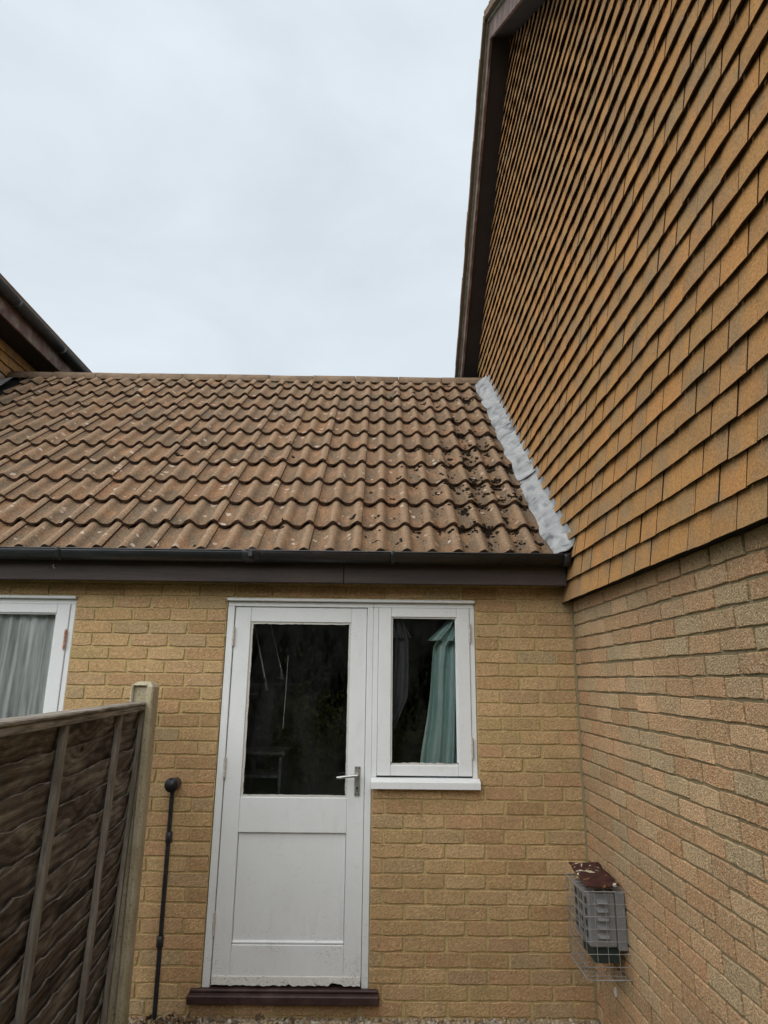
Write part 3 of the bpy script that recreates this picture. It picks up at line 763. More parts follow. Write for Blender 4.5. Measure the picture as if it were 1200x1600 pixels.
# end cap of the gutter
mb = MB(); n = 14
mb.poly([(-.066, -.205-.058*math.cos(math.pi*k/n), 2.411-.058*math.sin(math.pi*k/n)) for k in range(n+1)])
mb.poly([(-.070, -.205-.058*math.cos(math.pi*k/n), 2.411-.058*math.sin(math.pi*k/n)) for k in range(n, -1, -1)])
part('gutter_cap', mb, 'black', gut)
part('nail_mark', MB().box(-3.082, -3.078, -.1435, -.1418, 2.318, 2.336).box(-3.074, -3.070, -.1435, -.1418, 2.312, 2.318), 'pole_white', ext)

# lead flashing along the wall, three lapped sheets
def lead_sheet(s0, s1, seed, lift):
    q = random.Random(seed); mb = MB(); nu, nv = 64, 9; P = []; F = []
    for i in range(nu+1):
        s_ = s0+(s1-s0)*i/nu
        for k in range(nv+1):
            t = k/nv
            X = -(.163+.007*s_)+(.103+.007*s_)*t+.006*math.sin(s_*14+seed)*(1-t)
            base = tsurf(X, min(s_, 3.45)); n_ = (base-E0).dot(un)
            sm = .030 - .022*abs((s_/GAUGE) % 1-.5)
            hgt = (1-t)**2*(n_+.004)*.75+(1-(1-t)**2)*(sm+.012) + .052*t**1.6 + .004*math.sin(s_*9+t*3+seed)
            hgt = max(hgt, n_+.003) if t < .5 else hgt
            cr_ = mnoise.noise(Vector((X*12, s_*5, seed)))*.004
            hgt += .010*math.exp(-(((s_/GAUGE+.5) % 1-.5)*GAUGE/.022)**2)*(1-.6*t)
            P.append(rp(X, s_+.010*math.sin(t*6+seed)*(1 if i in (0,) else 0), hgt+cr_+lift*(1-i/nu)))
        P.append(rp(-.058, s_, .14))
    st = nv+2
    for i in range(nu):
        for k in range(nv+1): F.append((i*st+k, i*st+k+1, (i+1)*st+k+1, (i+1)*st+k))
    # thickness at the lower edge and left edge
    base_n = len(P)
    for k in range(st): p = Vector(P[k])-un*.004; P.append(tuple(p))
    for k in range(st-1): F.append((base_n+k, base_n+k+1, k+1, k))
    mb.add(P, F, None, True)
    return mb
fl = part('lead_flashing', lead_sheet(-.04, 1.05, 1, .006), 'lead', ext)
part('lead_sheet', lead_sheet(1.0, 2.08, 2, .010), 'lead', fl)
part('lead_sheet', lead_sheet(2.03, 3.50, 3, .010), 'lead', fl)

# ================================================================== TILE-HUNG HOUSE ON THE RIGHT
hs = empty('tile_hung_house'); tag(hs, 'tall house with orange-brown hung tiles above brick, dark bargeboards at its gable', 'house')
APY, APZ, SL = .63, 7.262, math.tan(R(42))
YF = -3.75
sw = MB(); sw.box(.0075, .25, YF, .0, -.1, 2.5)
swall = part('wall', sw, 'mortar_grey', hs)
VP_ = brick_variants('brick', 'brick_pink', range(31, 39), .003)
bl = []
for k in range(-3, 31):
    zc = Z0-.075*k+.0375
    off = -.201+(0 if k % 2 == 0 else .1125)
    js = sorted([off-.225*n+jit(.008) for n in range(-1, 17)], reverse=True)
    js = [j for j in js if j < -.045]
    ed = [-.004]+js
    for a, b in zip(ed[:-1], ed[1:]):
        y0, y1 = b+.005, a-.005
        if y0 < YF: continue
        c = (0, (y0+y1)/2, zc+jit(.002)); bl.append((c, y1-y0, prio((0, y1, zc), zc > 2.26 or zc < 0)))
lay(bl, VP_, swall, 300, 'brick_remainder', 'brick_pink', -math.pi/2)
# mortar fillet in the corner
part('corner_fillet', MB().box(-.010, .006, -.012, .004, -.05, 2.26, .003), 'mortar_grey', swall)
part('wall_chip', MB().box(-.010, .006, -.335, -.322, .235, .275, .004), 'pole_white', swall)
# cladding backing
def pent(x0, x1, z0, m):                       # gable-shaped slab
    yb_ = APY+(APZ-z0)/SL; 
    yb_ = min(yb_, 4.6); zb_ = APZ-(yb_-APY)*SL
    zf = APZ-(APY-YF)*SL
    pts = [(YF, z0), (0.0, z0), (0.0, 2.5), (yb_, max(zb_, 2.6)), (APY, APZ), (YF, zf)]
    pts = [(YF, z0), (3.9, z0), (3.9, APZ-(3.9-APY)*SL), (APY, APZ), (YF, zf)]
    mb = MB()
    mb.poly([(x0, y, z) for y, z in pts][::-1]); mb.poly([(x1, y, z) for y, z in pts])
    for i in range(len(pts)):
        (ya, za), (yb2, zb2) = pts[i], pts[(i+1) % len(pts)]
        mb.quad((x0, ya, za), (x0, yb2, zb2), (x1, yb2, zb2), (x1, ya, za))
    return part('tile_hanging', mb, m, hs)
clad = pent(-.018, .004, 2.30, 'backing')
part('upper_wall', MB().box(.006, .25, .12, 3.9, 2.3, 4.3), 'mortar_grey', hs)
def hung_mesh(seed, w=.1600):
    q = random.Random(seed); mb = MB(); H = .150; T = .0105; ti = .0190/.114; P = []; F = []
    cols = [-w/2, -w/4, 0, w/4, w/2]; cam_ = q.uniform(-.001, .004)
    bz = [q.uniform(-.0012, .0012) for _ in cols]; tw = q.uniform(-.0015, .0015)
    for lev in (0, 1):
        for i, y in enumerate(cols):
            b = cam_*(1-(2*y/w)**2)+tw*y/w
            P.append((-b+H*lev*ti, y, bz[i]*(1-lev)+H*lev))
    for lev in (0, 1):
        for i, y in enumerate(cols):
            b = cam_*(1-(2*y/w)**2)+tw*y/w
            P.append((-b+H*lev*ti+T, y, bz[i]*(1-lev)+H*lev+(.0012 if lev == 0 else 0)))
    n = 5
    for i in range(n-1):
        F.append((i, i+n, i+n+1, i+1))
    F2 = []
    for i in range(n-1):
        F2.append((2*n+i, i, i+1, 2*n+i+1)); F2.append((2*n+i, 2*n+i+1, 3*n+i+1, 3*n+i))
    F2.append((0, 2*n, 3*n, n)); F2.append((n-1, 2*n-1, 4*n-1, 3*n-1))
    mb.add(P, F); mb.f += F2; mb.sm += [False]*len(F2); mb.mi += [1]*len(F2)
    me = mb.mesh('hanging_tile'); me.materials.append(M['hung_tile']); me.materials.append(M['shaded_tile_edge']); return me, P, (F, F2)
HM = [hung_mesh(s_) for s_ in range(8)]
def hang(parent, X, zrow0, rows, yrange, limit, mirror=False, gauge=.114):
    L = []
    for j in range(rows):
        z = zrow0+gauge*j; y0, y1 = yrange(j, z)
        if y1-y0 < .05: continue
        ph = (j % 2)*.0825
        k = math.floor((y0-ph)/.165)
        roww = jit(.002)
        while True:
            yc = ph+.165*k+.0825; k += 1
            if yc-.08 > y1: break
            if yc+.0825 < y0: continue
            a, b = max(yc-.0825, y0), min(yc+.0825, y1)
            if b-a < .02: continue
            c = Vector((X+jit(.0014), (a+b)/2, z+roww+jit(.0018))); L.append((c, (b-a)/.165, prio(c)))
    L.sort(key=lambda t: -t[2]); rest = MB()
    for i, (c, sc, pr) in enumerate(L):
        me, P, F = rnd.choice(HM); rot = (jit(.008), jit(.006), (math.pi if mirror else 0)+jit(.008))
        if i < limit and pr > 0:
            o = bpy.data.objects.new('hanging_tile', me); COL.objects.link(o); o.parent = parent; o.location = c; o.rotation_euler = rot; o.scale = (1, sc, 1)
        else:
            from mathutils import Euler
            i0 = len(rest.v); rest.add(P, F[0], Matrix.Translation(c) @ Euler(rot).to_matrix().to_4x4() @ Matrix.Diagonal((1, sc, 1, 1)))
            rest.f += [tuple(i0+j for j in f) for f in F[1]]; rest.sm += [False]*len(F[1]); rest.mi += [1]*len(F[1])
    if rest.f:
        o = part('hanging_tile_remainder', rest, ['hung_tile', 'shaded_tile_edge'], parent); o['kind'] = 'stuff'
def yr(j, z):
    zt = z+.06
    yb_ = APY+(APZ+.0-zt)/SL; yf = max(YF, APY-(APZ-zt)/SL)
    # nothing behind the low roof
    if z < 2.5: yb_ = min(yb_, .0 if z < 2.40 else -.02)
    else: yb_ = min(yb_, -.2+(z+.11-2.40)/SL)
    yb_ = min(yb_, APY+(APZ-zt)/SL)
    return yf, yb_
hang(clad, -.066, 2.163, 46, yr, 300)
part('tilting_fillet', MB().box(-.047, .0, YF, -.004, 2.172, 2.200), 'backing', clad)
# bargeboards, soffits, verge, roof
def rake(name, mat, xa, xb, lo, hi, sgn, ylen, parent=hs, ystart=0.0):
    y0 = APY+sgn*ystart; y1 = APY+sgn*ylen; mb = MB(); P = []
    for y in (y0, y1):
        z = APZ-abs(y-APY)*SL
        P += [(xa, y, z+lo), (xb, y, z+lo), (xb, y, z+hi), (xa, y, z+hi)]
    mb.add(P, [(0, 1, 2, 3), (7, 6, 5, 4), (0, 4, 5, 1), (1, 5, 6, 2), (2, 6, 7, 3), (3, 7, 4, 0)]); return part(name, mb, mat, parent)
BX = -.238
for sgn, ln in ((1, 3.6), (-1, 4.3)):
    rake('bargeboard', 'barge', BX, BX+.022, 0, .185, sgn, ln)
    rake('soffit', 'soffit', BX+.0225, .0, .012, .028, sgn, ln)
    rake('verge_mortar', 'verge', BX-.018, BX+.02, .1855, .215, sgn, ln)
rf = rake('roof', 'housetile', BX-.045, 4.0, .2155, .29, 1, 3.75); 
rake('roof_front', 'housetile', BX-.045, 4.0, .2155, .29, -1, 4.5)
for i in range(11):
    for sgn in (1, -1):
        y = APY+sgn*(.02+.33*i*math.cos(R(42))); 
        if sgn > 0 and i > 10: continue
        rake('verge_tile', 'ridge', BX-.052-.004*(i % 2), BX+.1, .222, .300+.010*(i % 3), sgn, .02+.245*(i+1), rf if sgn > 0 else rf, .02+.245*i)

# ================================================================== NEIGHBOUR HOUSE ON THE LEFT
nh = empty('neighbour_house'); tag(nh, 'dark eaves corner of the neighbouring house beyond the left end of the roof', 'house')
HX = -5.17
nw = part('wall', MB().box(HX-.25, HX, .3, 9, -.1, 5.3), 'mortar_buff', nh)
hang(nw, HX+.055, 4.30, 8, lambda j, z: (.6, 5.6), 80, True)
part('fascia', MB().box(-4.862, -4.84, .2, 9, 5.075, 5.265, .003), 'barge', nh)
part('soffit', MB().box(HX, -4.8625, .2, 9, 5.095, 5.11), 'soffit', nh)
gm = gutter_mesh(-9, -.2, 0, 5.275, .058)
g2 = MB(); Rz = Matrix.Translation((-4.782, 0, 0)) @ Matrix.Rotation(math.pi/2, 4, 'Z')
for v in gm.v: g2.v.append(tuple(Rz @ Vector((-v[0], v[1], v[2]))))
g2.f = [tuple(reversed(f)) for f in gm.f]; g2.sm = gm.sm
g2.tube([(-4.724, .2, 5.275), (-4.724, 9, 5.275)], .0045, 8)
ng = part('gutter', g2, 'black', nh)
for y in (1.78, 2.72, 3.7, .8):
    bm_ = gutter_mesh(-.03, .03, 0, 5.276, .063, .004); b2 = MB()
    for v in bm_.v: b2.v.append(tuple(Matrix.Translation((-4.782, y, 0)) @ Matrix.Rotation(math.pi/2, 4, 'Z') @ Vector((-v[0], v[1], v[2]))))
    b2.f = [tuple(reversed(f)) for f in bm_.f]; b2.sm = bm_.sm
    part('gutter_bracket', b2, 'black', ng)
mb = MB(); mb.add([(-4.76, .15, 5.30), (-4.76, 9, 5.30), (-8.5, 9, 8.0), (-8.5, .15, 8.0), (-4.76, .15, 5.36), (-4.76, 9, 5.36), (-8.5, 9, 8.06), (-8.5, .15, 8.06)],
                  [(0, 1, 2, 3), (7, 6, 5, 4), (0, 4, 5, 1), (1, 5, 6, 2), (2, 6, 7, 3), (3, 7, 4, 0)])
part('roof', mb, 'housetile', nh)
# lead steps where the low roof meets that wall
mb = MB()
for i in range(9):
    s_ = .05+.36*i; a = rp(HX+.06, s_, .0); b = rp(HX+.06, s_+.42, .02)
    mb.poly([(HX+.075, a[1], a[2]), (HX+.075, b[1], b[2]), (HX+.075, b[1], b[2]+.05), (HX+.075, a[1], b[2]+.05)])
    mb.quad((HX+.075, a[1], a[2]), (HX+.20, a[1], a[2]+.03), (HX+.20, b[1], b[2]+.03), (HX+.075, b[1], b[2]))
part('lead_flashing', mb, 'lead', nh)

# ================================================================== FENCE, POST
def fx(y): return -2.467-.10*(y+.22)            # the panel leans a little off square
post = empty('concrete_post', (-2.447, -.215, 0)); tag(post, 'weathered concrete fence post with chamfered top against the brick wall', 'post')
mb = MB(); hw, hd, ht = .062, .056, 1.672
mb.box(-hw, hw, -.030, hd, -.1, ht-.012, .010)
part('shaft', mb, 'concrete', post)
mb = MB(); mb.box(-hw, -.046, -hd, -.0305, -.1, ht-.012, .008); part('flange', mb, 'concrete', post)
mb = MB(); mb.box(.024, hw, -hd, -.0305, -.1, ht-.012, .008); part('flange', mb, 'concrete', post)
mb = MB(); a = hw-.006; b = hd-.006
mb.add([(-a, -b, ht-.014), (a, -b, ht-.014), (a, b, ht-.014), (-a, b, ht-.014), (-a+.022, -b+.02, ht+.006), (a-.022, -b+.02, ht+.006), (a-.022, b-.02, ht+.006), (-a+.022, b-.02, ht+.006)],
       [(4, 5, 6, 7), (0, 1, 5, 4), (1, 2, 6, 5), (2, 3, 7, 6), (3, 0, 4, 7)])
part('cap', mb, 'concrete', post)
fence = empty('lap_fence_panel', (fx(-1.1), -1.1, 0)); tag(fence, 'dark weathered waney-lap wooden fence panel with two pale vertical battens', 'fence')
FA = math.atan(.10); FO = Matrix.Translation((fx(-.252), -.252, 0)) @ Matrix.Rotation(FA, 4, 'Z')
fence.location = (0, 0, 0)
FLEN = 1.86
def fpart(name, mb, mat): 
    mb.v = [tuple(FO @ Vector((v[0]+(v[2]-1.55)*.026, v[1], v[2]))) for v in mb.v]; return part(name, mb, mat, fence)
# local: x = towards viewer (+X), y = -distance along panel
q = random.Random(44); z = -.02; idx = 0; tops = []
def wav(seed, y): return .015*mnoise.noise(Vector((y*1.6, seed*3.1, 0)))+.011*mnoise.noise(Vector((y*7, seed*5.7, 3)))+.004*mnoise.noise(Vector((y*26, seed*2.7, 5)))
NSL = 15
heights = [.098+q.uniform(-.012, .014) for _ in range(NSL)]
k_ = 1.572/sum(heights); heights = [h*k_ for h in heights]
for i in range(NSL):
    h = heights[i]; mb = MB(); n = 90; P = []; F = []
    for j in range(n+1):
        y = -FLEN*j/n; dz = wav(i, y) if i < NSL-1 else 0; kn = .010*math.exp(-((y+.35+.11*i % 1.3)/.03)**2) if i < NSL-1 else 0
        dzb = wav(i+50, y)*.4
        tw = .003*mnoise.noise(Vector((y*3, i*2.0, 9)))
        zb_, zt_ = z-.035+dzb, z+h+dz+kn
        xb_, xt_ = -.006+tw, .017+tw+.004*mnoise.noise(Vector((y*5, i*4.0, 1)))
        if i == NSL-1: zt_ = z+h
        ex = .0025*mnoise.noise(Vector((y*14, i*3.3, 7)))
        P += [(xb_, y, zb_), (xt_, y, zt_-.0035+ex), (xt_-.003, y, zt_), (xt_-.010, y, zt_-.002), (xb_-.009, y, zb_)]
    for j in range(n):
        for k in range(5): F.append((j*5+k, j*5+(k+1) % 5, (j+1)*5+(k+1) % 5, (j+1)*5+k))
    F.append((4, 3, 2, 1, 0)); F.append(tuple(n*5+k for k in range(5)))
    mb.add(P, F, None, False); mb.mi = [1 if (k < n*5 and k % 5 == 1) else 0 for k in range(len(F))]; fpart('slat', mb, ['board', 'lit_slat_edge']); z += h
def fbox(name, x0, x1, y0, y1, z0, z1, mat, ch=.003): fpart(name, MB().box(x0, x1, y0, y1, z0, z1, ch), mat)
for yc, wd in ((-.445, .036), (-1.165, .038)):
    mb = MB(); P = []; F = []
    for j in range(13):
        zz = .02+1.506*j/12; dy = .004*mnoise.noise(Vector((zz*3, yc*7, 0))); dx = .003*mnoise.noise(Vector((zz*3, yc*7, 5)))
        P += [(.019, yc-wd/2+dy, zz), (.042+dx, yc-wd/2+.002+dy, zz), (.042+dx, yc+wd/2-.002+dy, zz), (.019, yc+wd/2+dy, zz)]
    for j in range(12):
        for k in range(4): F.append((j*4+k, j*4+(k+1) % 4, (j+1)*4+(k+1) % 4, (j+1)*4+k))
    F.append((3, 2, 1, 0)); F.append((48, 49, 50, 51)); 
    F = [tuple(reversed(f)) for f in F]
    mb.add(P, F); fpart('batten', mb, 'batten')
fbox('end_batten', .0185, .042, -.034, -.002, .0, 1.5265, 'batten')
fbox('end_batten', .0185, .042, -FLEN+.002, -FLEN+.036, .0, 1.51, 'batten')
fbox('back_batten', -.034, -.016, -.064, -.032, .0, 1.51, 'batten'); fbox('back_batten', -.034, -.016, -FLEN+.002, -FLEN+.036, .0, 1.51, 'batten')
fbox('top_rail', .0195, .046, -FLEN, -.001, 1.5275, 1.553, 'rail'); fbox('back_rail', -.034, -.014, -FLEN, -.032, 1.5105, 1.551, 'rail')
fbox('capping', -.036, .049, -FLEN, -.024, 1.5545, 1.571, 'rail', .005)

# ================================================================== OVERFLOW PIPE
pp = empty('vent_pipe', (-2.295, -.045, 0)); tag(pp, 'thin black vertical pipe with round end cap fixed left of the door', 'pipe')
part('riser', MB().tube([(.006, -.012, -.02), (.003, -.011, .36), (0, -.012, .86), (-.001, -.012, 1.09)], .0125, 12), 'black', pp)
for zz in (.36, .86): part('coupling', MB().tube([(.002, -.012, zz-.028), (.002, -.012, zz-.026), (.002, -.012, zz+.026), (.002, -.012, zz+.028)], .018, 12, True, [.0145, .0185, .0185, .0145]), 'black', pp)
part('terminal', MB().tube([(0, .044, 1.128), (0, -.034, 1.128), (0, -.040, 1.128), (0, -.046, 1.128), (0, -.047, 1.128), (0, -.036, 1.128)], .036, 20, True, [.030, .034, .038, .038, .032, .026]), 'black', pp)

# ================================================================== BOILER FLUE, CAGE, PLATE
flu = empty('boiler_flue', (0, -.42, .62)); tag(flu, 'grey louvred metal flue box mounted low on the side brick wall', 'flue')
mb = MB(); mb.box(-.172, -.045, -.118, .125, -.105, .118, .006); part('body', mb, 'flue', flu)
part('back_flange', MB().box(-.0445, -.002, -.128, .135, -.115, .125, .003), 'flue', flu)
mb = MB(); mb.box(-.150, -.03, -.095, .10, -.175, -.1055, .004); part('lower_duct', mb, 'flue_dark', flu)
for i in range(5):                              # pressed louvres on the face towards the viewer
    zz = .085-.036*i; m = MB(); P = []; F = []; x0, x1 = -.138, -.078
    for x in (x0, x0+.006, x1-.006, x1):
        e = 0 if x in (x0, x1) else 1
        P += [(x, -.1183, zz+.012), (x, -.1183-.013*e, zz+.003), (x, -.1183-.016*e, zz-.004), (x, -.1175, zz-.004)]
    for a in range(3):
        for k in range(3): F.append((a*4+k, a*4+k+1, (a+1)*4+k+1, (a+1)*4+k))
    m.add(P, F, None, False); part('louvre', m, 'flue', flu)
for i in range(4):
    for j in range(3):
        part('vent_slot', MB().box(-.1735, -.1715, -.092+.072*j, -.052+.072*j, .066-.046*i, .094-.046*i), 'flue_dark', flu)
cage = empty('wire_cage', (0, -.43, .40)); tag(cage, 'galvanised square-mesh wire guard cage around the flue on the side wall', 'cage')
cx0, cx1, cy0, cy1, cz0, cz1 = -.202, -.004, -.146, .146, .0, .357
def wires(name, segs, r=.0016):
    mb = MB()
    for a, b in segs:
        a = Vector(a); b = Vector(b); m_ = (a+b)/2+Vector((jit(.0015), jit(.0015), jit(.0015))); mb.tube([a, m_, b], r, 5, False)
    o = part(name, mb, 'wire', cage); return o
ny, nx, nz = 6, 4, 7
Y = [cy0+(cy1-cy0)*i/ny for i in range(ny+1)]; X_ = [cx0+(cx1-cx0)*i/nx for i in range(nx+1)]; Zs = [cz0+(cz1-cz0)*i/nz for i in range(nz+1)]
for yy in (cy0, cy1):
    wires('end_mesh', [((x, yy, cz0), (x, yy, cz1)) for x in X_[:-1]]+[((cx0, yy, z_), (cx1, yy, z_)) for z_ in Zs])
wires('side_mesh', [((cx0-.002, y, cz0), (cx0-.002, y, cz1)) for y in Y[1:-1]]+[((cx0-.003, cy0, z_), (cx0-.003, cy1, z_)) for z_ in Zs])
wires('bottom_mesh', [((x, cy0, cz0-.002), (x, cy1, cz0-.002)) for x in X_[1:]]+[((cx0, y, cz0-.003), (cx1, y, cz0-.003)) for y in Y[1:-1]])
wires('top_mesh', [((x, cy0, cz1+.002), (x, cy1, cz1+.002)) for x in X_[1:]]+[((cx0, y, cz1+.003), (cx1, y, cz1+.003)) for y in Y[1:-1]])
for a_, b_ in [((cx0, yy, z_), (cx1, yy, z_)) for yy in (cy0-.001, cy1+.001) for z_ in (cz0, cz1)]+[((cx0-.001, cy0, z_), (cx0-.001, cy1, z_)) for z_ in (cz0, cz1)]:
    wires('frame_wire', [(a_, b_)], .0024)
mb = MB(); P = []; F = []; q = random.Random(9)
n = 9; m_ = 6
for lev in (0, 1):
    for i in range(n+1):
        for j in range(m_+1):
            e = (i in (0, n) or j in (0, m_))
            x = -.185+.155*j/m_+(q.uniform(-.004, .004) if e else 0); y = -.125+.275*i/n+(q.uniform(-.005, .005) if e else 0)
            zz = .008+.012*mnoise.noise(Vector((x*9, y*6, 2)))+.055*(i/n)*.6+.010*lev*(0 if e else 1)+.006*lev
            P.append((x, y, zz))
ni = (n+1)*(m_+1)
for i in range(n):
    for j in range(m_):
        a = i*(m_+1)+j; F.append((a+ni, a+1+ni, a+m_+2+ni, a+m_+1+ni)); F.append((a, a+m_+1, a+m_+2, a+1))
for i in range(n):
    for j in (0, m_): a = i*(m_+1)+j; F.append((a, a+m_+1, a+m_+1+ni, a+ni))
for j in range(m_):
    for i in (0, n): a = i*(m_+1)+j; F.append((a, a+1, a+1+ni, a+ni))
mb.add(P, F, None, False)
o = part('rusty_plate', mb, 'rustplate', None, loc=(0, -.435, .765)); tag(o, 'dark red-brown plate with cream lichen patches lying on the wire cage', 'plate')

# ================================================================== THINGS BEHIND THE GLASS
def cloth(name, rows, npl, depth, mat, y0, seed, parent=None):
    """rows: (z, left x, right x)"""
    mb = MB(); nu = 60; P = []; F = []; q = random.Random(seed); ph = [q.uniform(0, 6) for _ in range(6)]
    rs = []
    for a, b in zip(rows[:-1], rows[1:]):
        for k in range(6): t = k/6; rs.append(tuple(a[i]+(b[i]-a[i])*t for i in range(3)))
    rs.append(rows[-1])
    for (z, xl, xr) in rs:
        for i in range(nu+1):
            t = i/nu; fold = math.sin(t*npl*2*math.pi+.8*math.sin(z*4+ph[0])+ph[1])+.4*math.sin(t*npl*4.3*math.pi+z*3+ph[2])
            P.append((xl+(xr-xl)*t+.006*math.sin(z*9+t*5), y0+depth*fold+.02*math.sin(t*3+z*2+ph[3]), z))
    st = nu+1
    for r in range(len(rs)-1):
        for i in range(nu): F.append((r*st+i, r*st+i+1, (r+1)*st+i+1, (r+1)*st+i))
    m = len(P)
    P += [(x, y+.003, z) for (x, y, z) in P]; F += [tuple(m+j for j in reversed(f)) for f in F]
    mb.add(P, F, None, True); return part(name, mb, mat, parent)
tcl = empty('teal_hanging_cloth', (-.78, .16, 1.15)); tag(tcl, 'pale teal cloth hanging in folds behind the small window at its right', 'cloth')
tcl.location = (0, 0, 0)
cloth('drape', [(2.02, -.75, -.62), (1.90, -.83, -.60), (1.6, -.865, -.60), (1.3, -.905, -.63), (1.10, -.925, -.66)], 3.1, .034, 'teal', .125, 1, tcl)
cloth('gathered_cap', [(2.10, -.715, -.63), (2.02, -.775, -.60), (1.935, -.865, -.585)], 3.6, .034, 'teal', .100, 2, tcl)
gcl = empty('dark_hanging_cloth'); tag(gcl, 'dark grey cloth hanging behind the small window at its left', 'cloth')
cloth('drape', [(2.05, -1.12, -1.01), (1.93, -1.15, -.985), (1.6, -1.15, -.995), (1.42, -1.14, -1.06)], 2.2, .02, 'grey_cloth', .115, 3, gcl)
cloth('gathered_cap', [(2.10, -1.14, -1.03), (2.02, -1.15, -1.0), (1.95, -1.16, -.965)], 2.6, .022, 'grey_cloth', .090, 4, gcl)
nc = cloth('net_curtain', [(2.075, -4.12, -3.03), (1.9, -4.12, -3.03), (1.2, -4.12, -3.05), (.98, -4.12, -3.05)], 15, .016, 'net', .078, 5)
tag(nc, 'white net curtain gathered in soft folds behind the left window', 'curtain')
for nm, a, b, lab in (('broom_pole', (-1.985, .30, 2.12), (-1.872, .26, 1.70), 'thicker white pole leaning behind the door glass, ending in a grey grip'),
                      ('broom_pole', (-1.905, .42, 2.14), (-1.795, .38, 1.77), 'thinner white pole leaning beside a thicker one behind the door glass')):
    e = empty(nm, b); tag(e, lab, 'pole', 'poles behind the door glass')
    d = Vector(a)-Vector(b); part('shaft', MB().tube([(0, 0, 0), d], .0045 if 'thicker white' in lab else .003, 8), 'pole_white', e)
    part('grip', MB().tube([(0, 0, .005), (.006, 0, -.025), (.014, 0, -.07)], .01, 8, True, [.006, .009, .012]), 'shelf', e)
o = part('hanging_cord', MB().tube([(-1.745, .34, 1.845), (-1.75, .34, 1.6), (-1.757, .34, 1.40)], .0022, 6), 'pole_white', None); tag(o, 'thin pale vertical cord seen behind the door glass', 'cord')
sh = empty('small_cupboard', (-1.99, .75, 0)); tag(sh, 'dim grey open cupboard standing behind the lower left of the door glass', 'cupboard')
for nm, bx in (('side_panel', (-.18, -.16, 0, .3, 0, 1.20)), ('side_panel', (.16, .18, 0, .3, 0, 1.20)), ('top_board', (-.20, .20, -.02, .32, 1.2005, 1.225)), ('shelf_board', (-.1595, .1595, .02, .3, 1.05, 1.07)), ('shelf_board', (-.1595, .1595, .02, .3, .6, .63))):
    part(nm, MB().box(*bx, .002), 'shelf', sh)

# ================================================================== GRAVEL AND BITS AT THE FOOT OF THE WALL
mb = MB(); q = random.Random(77); t_ = (1+5**.5)/2
ICO = [Vector(v).normalized() for v in ((-1, t_, 0), (1, t_, 0), (-1, -t_, 0), (1, -t_, 0), (0, -1, t_), (0, 1, t_), (0, -1, -t_), (0, 1, -t_), (t_, 0, -1), (t_, 0, 1), (-t_, 0, -1), (-t_, 0, 1))]
IF = [(0, 11, 5), (0, 5, 1), (0, 1, 7), (0, 7, 10), (0, 10, 11), (1, 5, 9), (5, 11, 4), (11, 10, 2), (10, 7, 6), (7, 1, 8), (3, 9, 4), (3, 4, 2), (3, 2, 6), (3, 6, 8), (3, 8, 9), (4, 9, 5), (2, 4, 11), (6, 2, 10), (8, 6, 7), (9, 8, 1)]
from mathutils import Euler
def pebble(x, y, z, r):
    m = Matrix.Translation((x, y, z)) @ Euler((q.uniform(0, 6), q.uniform(0, 6), q.uniform(0, 6))).to_matrix().to_4x4() @ Matrix.Diagonal((r*q.uniform(.8, 1.35), r, r*q.uniform(.55, .85), 1))
    mb.add([v*q.uniform(.85, 1.12) for v in ICO], IF, m, True)
for i in range(3600): pebble(q.uniform(-3.4, 0), -abs(q.gauss(0, .10))-.006, -.016+q.uniform(-.004, .012), q.uniform(.008, .017))
for i in range(9000): pebble(q.uniform(-3.6, 0), q.uniform(-1.5, -.02), -.020+q.uniform(-.004, .008), q.uniform(.008, .017))
o = part('gravel', mb, 'pebble', None); tag(o, 'mixed brown and cream pebbles along the foot of the wall', 'gravel', kind='stuff')
mb = MB()
for (a, b, c) in (((-2.36, -.10, .11), (-2.33, -.11, .05), (-2.30, -.13, .0)), ((-2.31, -.12, .0), (-2.26, -.09, .03), (-2.20, -.07, .045)), ((-2.33, -.13, .0), (-2.27, -.10, .012), (-2.22, -.05, .03)), ((-1.72, -.05, -.01), (-1.70, -.045, .03), (-1.685, -.04, .075))):
    mb.tube([a, b, c], .002, 5)
o = part('dry_stalks', mb, 'straw', None); tag(o, 'thin straw stalks lying among dead leaves at the post foot', 'stalks', kind='stuff')
mb = MB()
for i in range(60):
    x, y = -2.36+abs(q.gauss(0, .28)), -q.uniform(.02, .16); s_ = q.uniform(.012, .03)
    e = Euler((jit(.9), jit(.9), q.uniform(0, 6))).to_matrix().to_4x4(); m = Matrix.Translation((x, y, .004+q.uniform(0, .016))) @ e
    mb.add([(-s_, 0, 0), (-s_*.2, -s_*.5, .004), (s_, 0, .006), (-s_*.1, s_*.5, .003)], [(0, 1, 2, 3)], m)
o = part('dead_leaves', mb, 'deadleaf', None); tag(o, 'small brown dead leaves gathered on the gravel by the post', 'leaves', kind='stuff')

# ================================================================== GARDEN BEHIND THE VIEWER (seen only in the panes)
def leafmass(seed, n, rx, ry, rz, cz, size):
    q = random.Random(seed); mb = MB()
    cl = [(Vector((q.gauss(0, .5)*rx, q.gauss(0, .5)*ry, cz+q.gauss(0, .45)*rz)), q.uniform(.35, .75)) for _ in range(26)]
    for i in range(n):
        c, r = q.choice(cl); d = Vector((q.gauss(0, 1), q.gauss(0, 1), q.gauss(0, 1))).normalized()*r*q.uniform(.6, 1)
        p = c+d
        if p.z < .1: continue
        m = Matrix.Translation(p) @ Euler((q.uniform(0, 6), q.uniform(0, 6), q.uniform(0, 6))).to_matrix().to_4x4(); s_ = size*q.uniform(.6, 1.3)
        mb.add([(-s_, 0, 0), (0, -s_*.45, 0), (s_, 0, .1*s_), (0, s_*.45, 0)], [(0, 1, 2, 3)], m)
    return mb
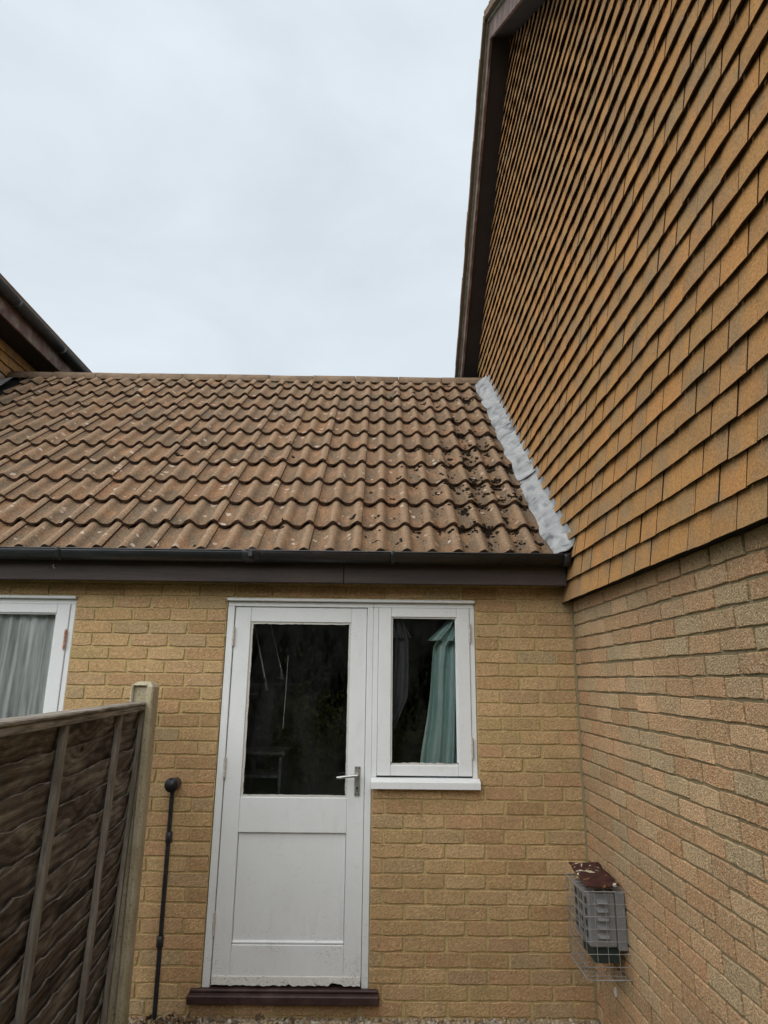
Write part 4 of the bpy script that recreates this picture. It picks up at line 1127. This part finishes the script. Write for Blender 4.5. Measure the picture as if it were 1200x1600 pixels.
crown = [leafmass(s_, 5200, 1.7, 1.2, 2.0, 2.6, .10).mesh('crown') for s_ in (1, 2)]
for i, (x, y, s_) in enumerate(((-6.8, -10.6, 1.15), (-4.2, -11.0, 1.2), (-1.9, -10.4, 1.05), (.4, -10.2, 1.1), (2.8, -10.8, 1.2), (5.2, -10.4, 1.1))):
    e = empty('garden_tree', (x, y, 0))
    tag(e, ['dark leafy garden tree, farthest to the left behind the viewer', 'leafy garden tree second from the left behind the garden fence', 'leafy garden tree at the right end of the garden fence', 'bushy garden tree reflected in the middle of the door glass', 'tall garden tree right of centre behind the viewer', 'dark leafy garden tree farthest to the right behind the viewer'][i], 'tree', 'trees across the garden')
    c = link('crown', crown[i % 2], 'leaf', e, (0, 0, 0), (0, 0, i*1.3), (s_, s_, s_))
    mbt = MB(); mbt.tube([(0, 0, -.05), (.05, .02, 1.0), (-.03, .05, 2.2), (.05, 0, 3.4)], .1, 9, True, [.13, .10, .08, .03]); part('trunk', mbt, 'bark', e)
gf = empty('garden_fence', (-4.2, -8.4, 0)); tag(gf, 'close-board garden fence reflected in the left of the door glass', 'fence')
bd = MB().box(-.055, .055, -.01, .01, .02, 1.58, .003).mesh('board')
for i in range(28): link('board', bd, 'board', gf, (-1.65+.118*i, jit(.004), jit(.006)))
part('rail', MB().box(-1.72, 1.62, -.05, -.0105, .4, .47), 'batten', gf); part('rail', MB().box(-1.72, 1.62, -.05, -.0105, 1.25, 1.32), 'batten', gf)
part('capping', MB().box(-1.74, 1.64, -.05, .03, 1.5905, 1.625), 'rail', gf)

hd_ = empty('sky_block_hedge', (-1, -13.0, 0)); tag(hd_, 'dark hedge added behind the viewer to keep sky out of the panes', 'hedge')  # unseen hedge, added to block sky reflections between the trees
part('blocking_core', MB().box(-11, 11, -.5, .5, -.05, 4.6, .2), 'bark', hd_)  # solid filler inside the added hedge, stops sky showing through
q = random.Random(91); mb = MB()
for i in range(22000):
    x = q.uniform(-11.3, 11.3); z = q.uniform(.0, 5.0); y = .55+.35*math.sin(x*1.7)*math.sin(z*1.3)+q.gauss(0, .12)
    if z > 4.5: y = q.uniform(-.6, .7)
    m = Matrix.Translation((x, y, z)) @ Euler((q.uniform(0, 6), q.uniform(0, 6), q.uniform(0, 6))).to_matrix().to_4x4(); s_ = .11*q.uniform(.6, 1.4)
    mb.add([(-s_, 0, 0), (0, -s_*.45, 0), (s_, 0, .1*s_), (0, s_*.45, 0)], [(0, 1, 2, 3)], m)
part('foliage', mb, 'leaf', hd_)

bush = leafmass(8, 2600, .55, .45, .55, .75, .035).mesh('foliage')
M['leaf_bright'] = m_leaf('leaf_bright', (.12, .15, .03), (.30, .32, .08)); bush.materials.append(M['leaf_bright'])
for x, y, s_, lab in ((-2.15, -6.2, 1.15, 'yellow-green bush mirrored in the middle of the door glass'), (-.75, -6.0, .95, 'yellow-green bush mirrored low in the small window')):
    e = empty('garden_bush', (x, y, 0)); tag(e, lab, 'bush', 'bushes in the garden')
    link('foliage', bush, None, e, (0, 0, 0), (0, 0, x), (s_, s_, s_)); part('stem', MB().tube([(0, 0, -.03), (.03, 0, .4), (0, .03, .9)], .03, 7, True, [.04, .03, .012]), 'bark', e)
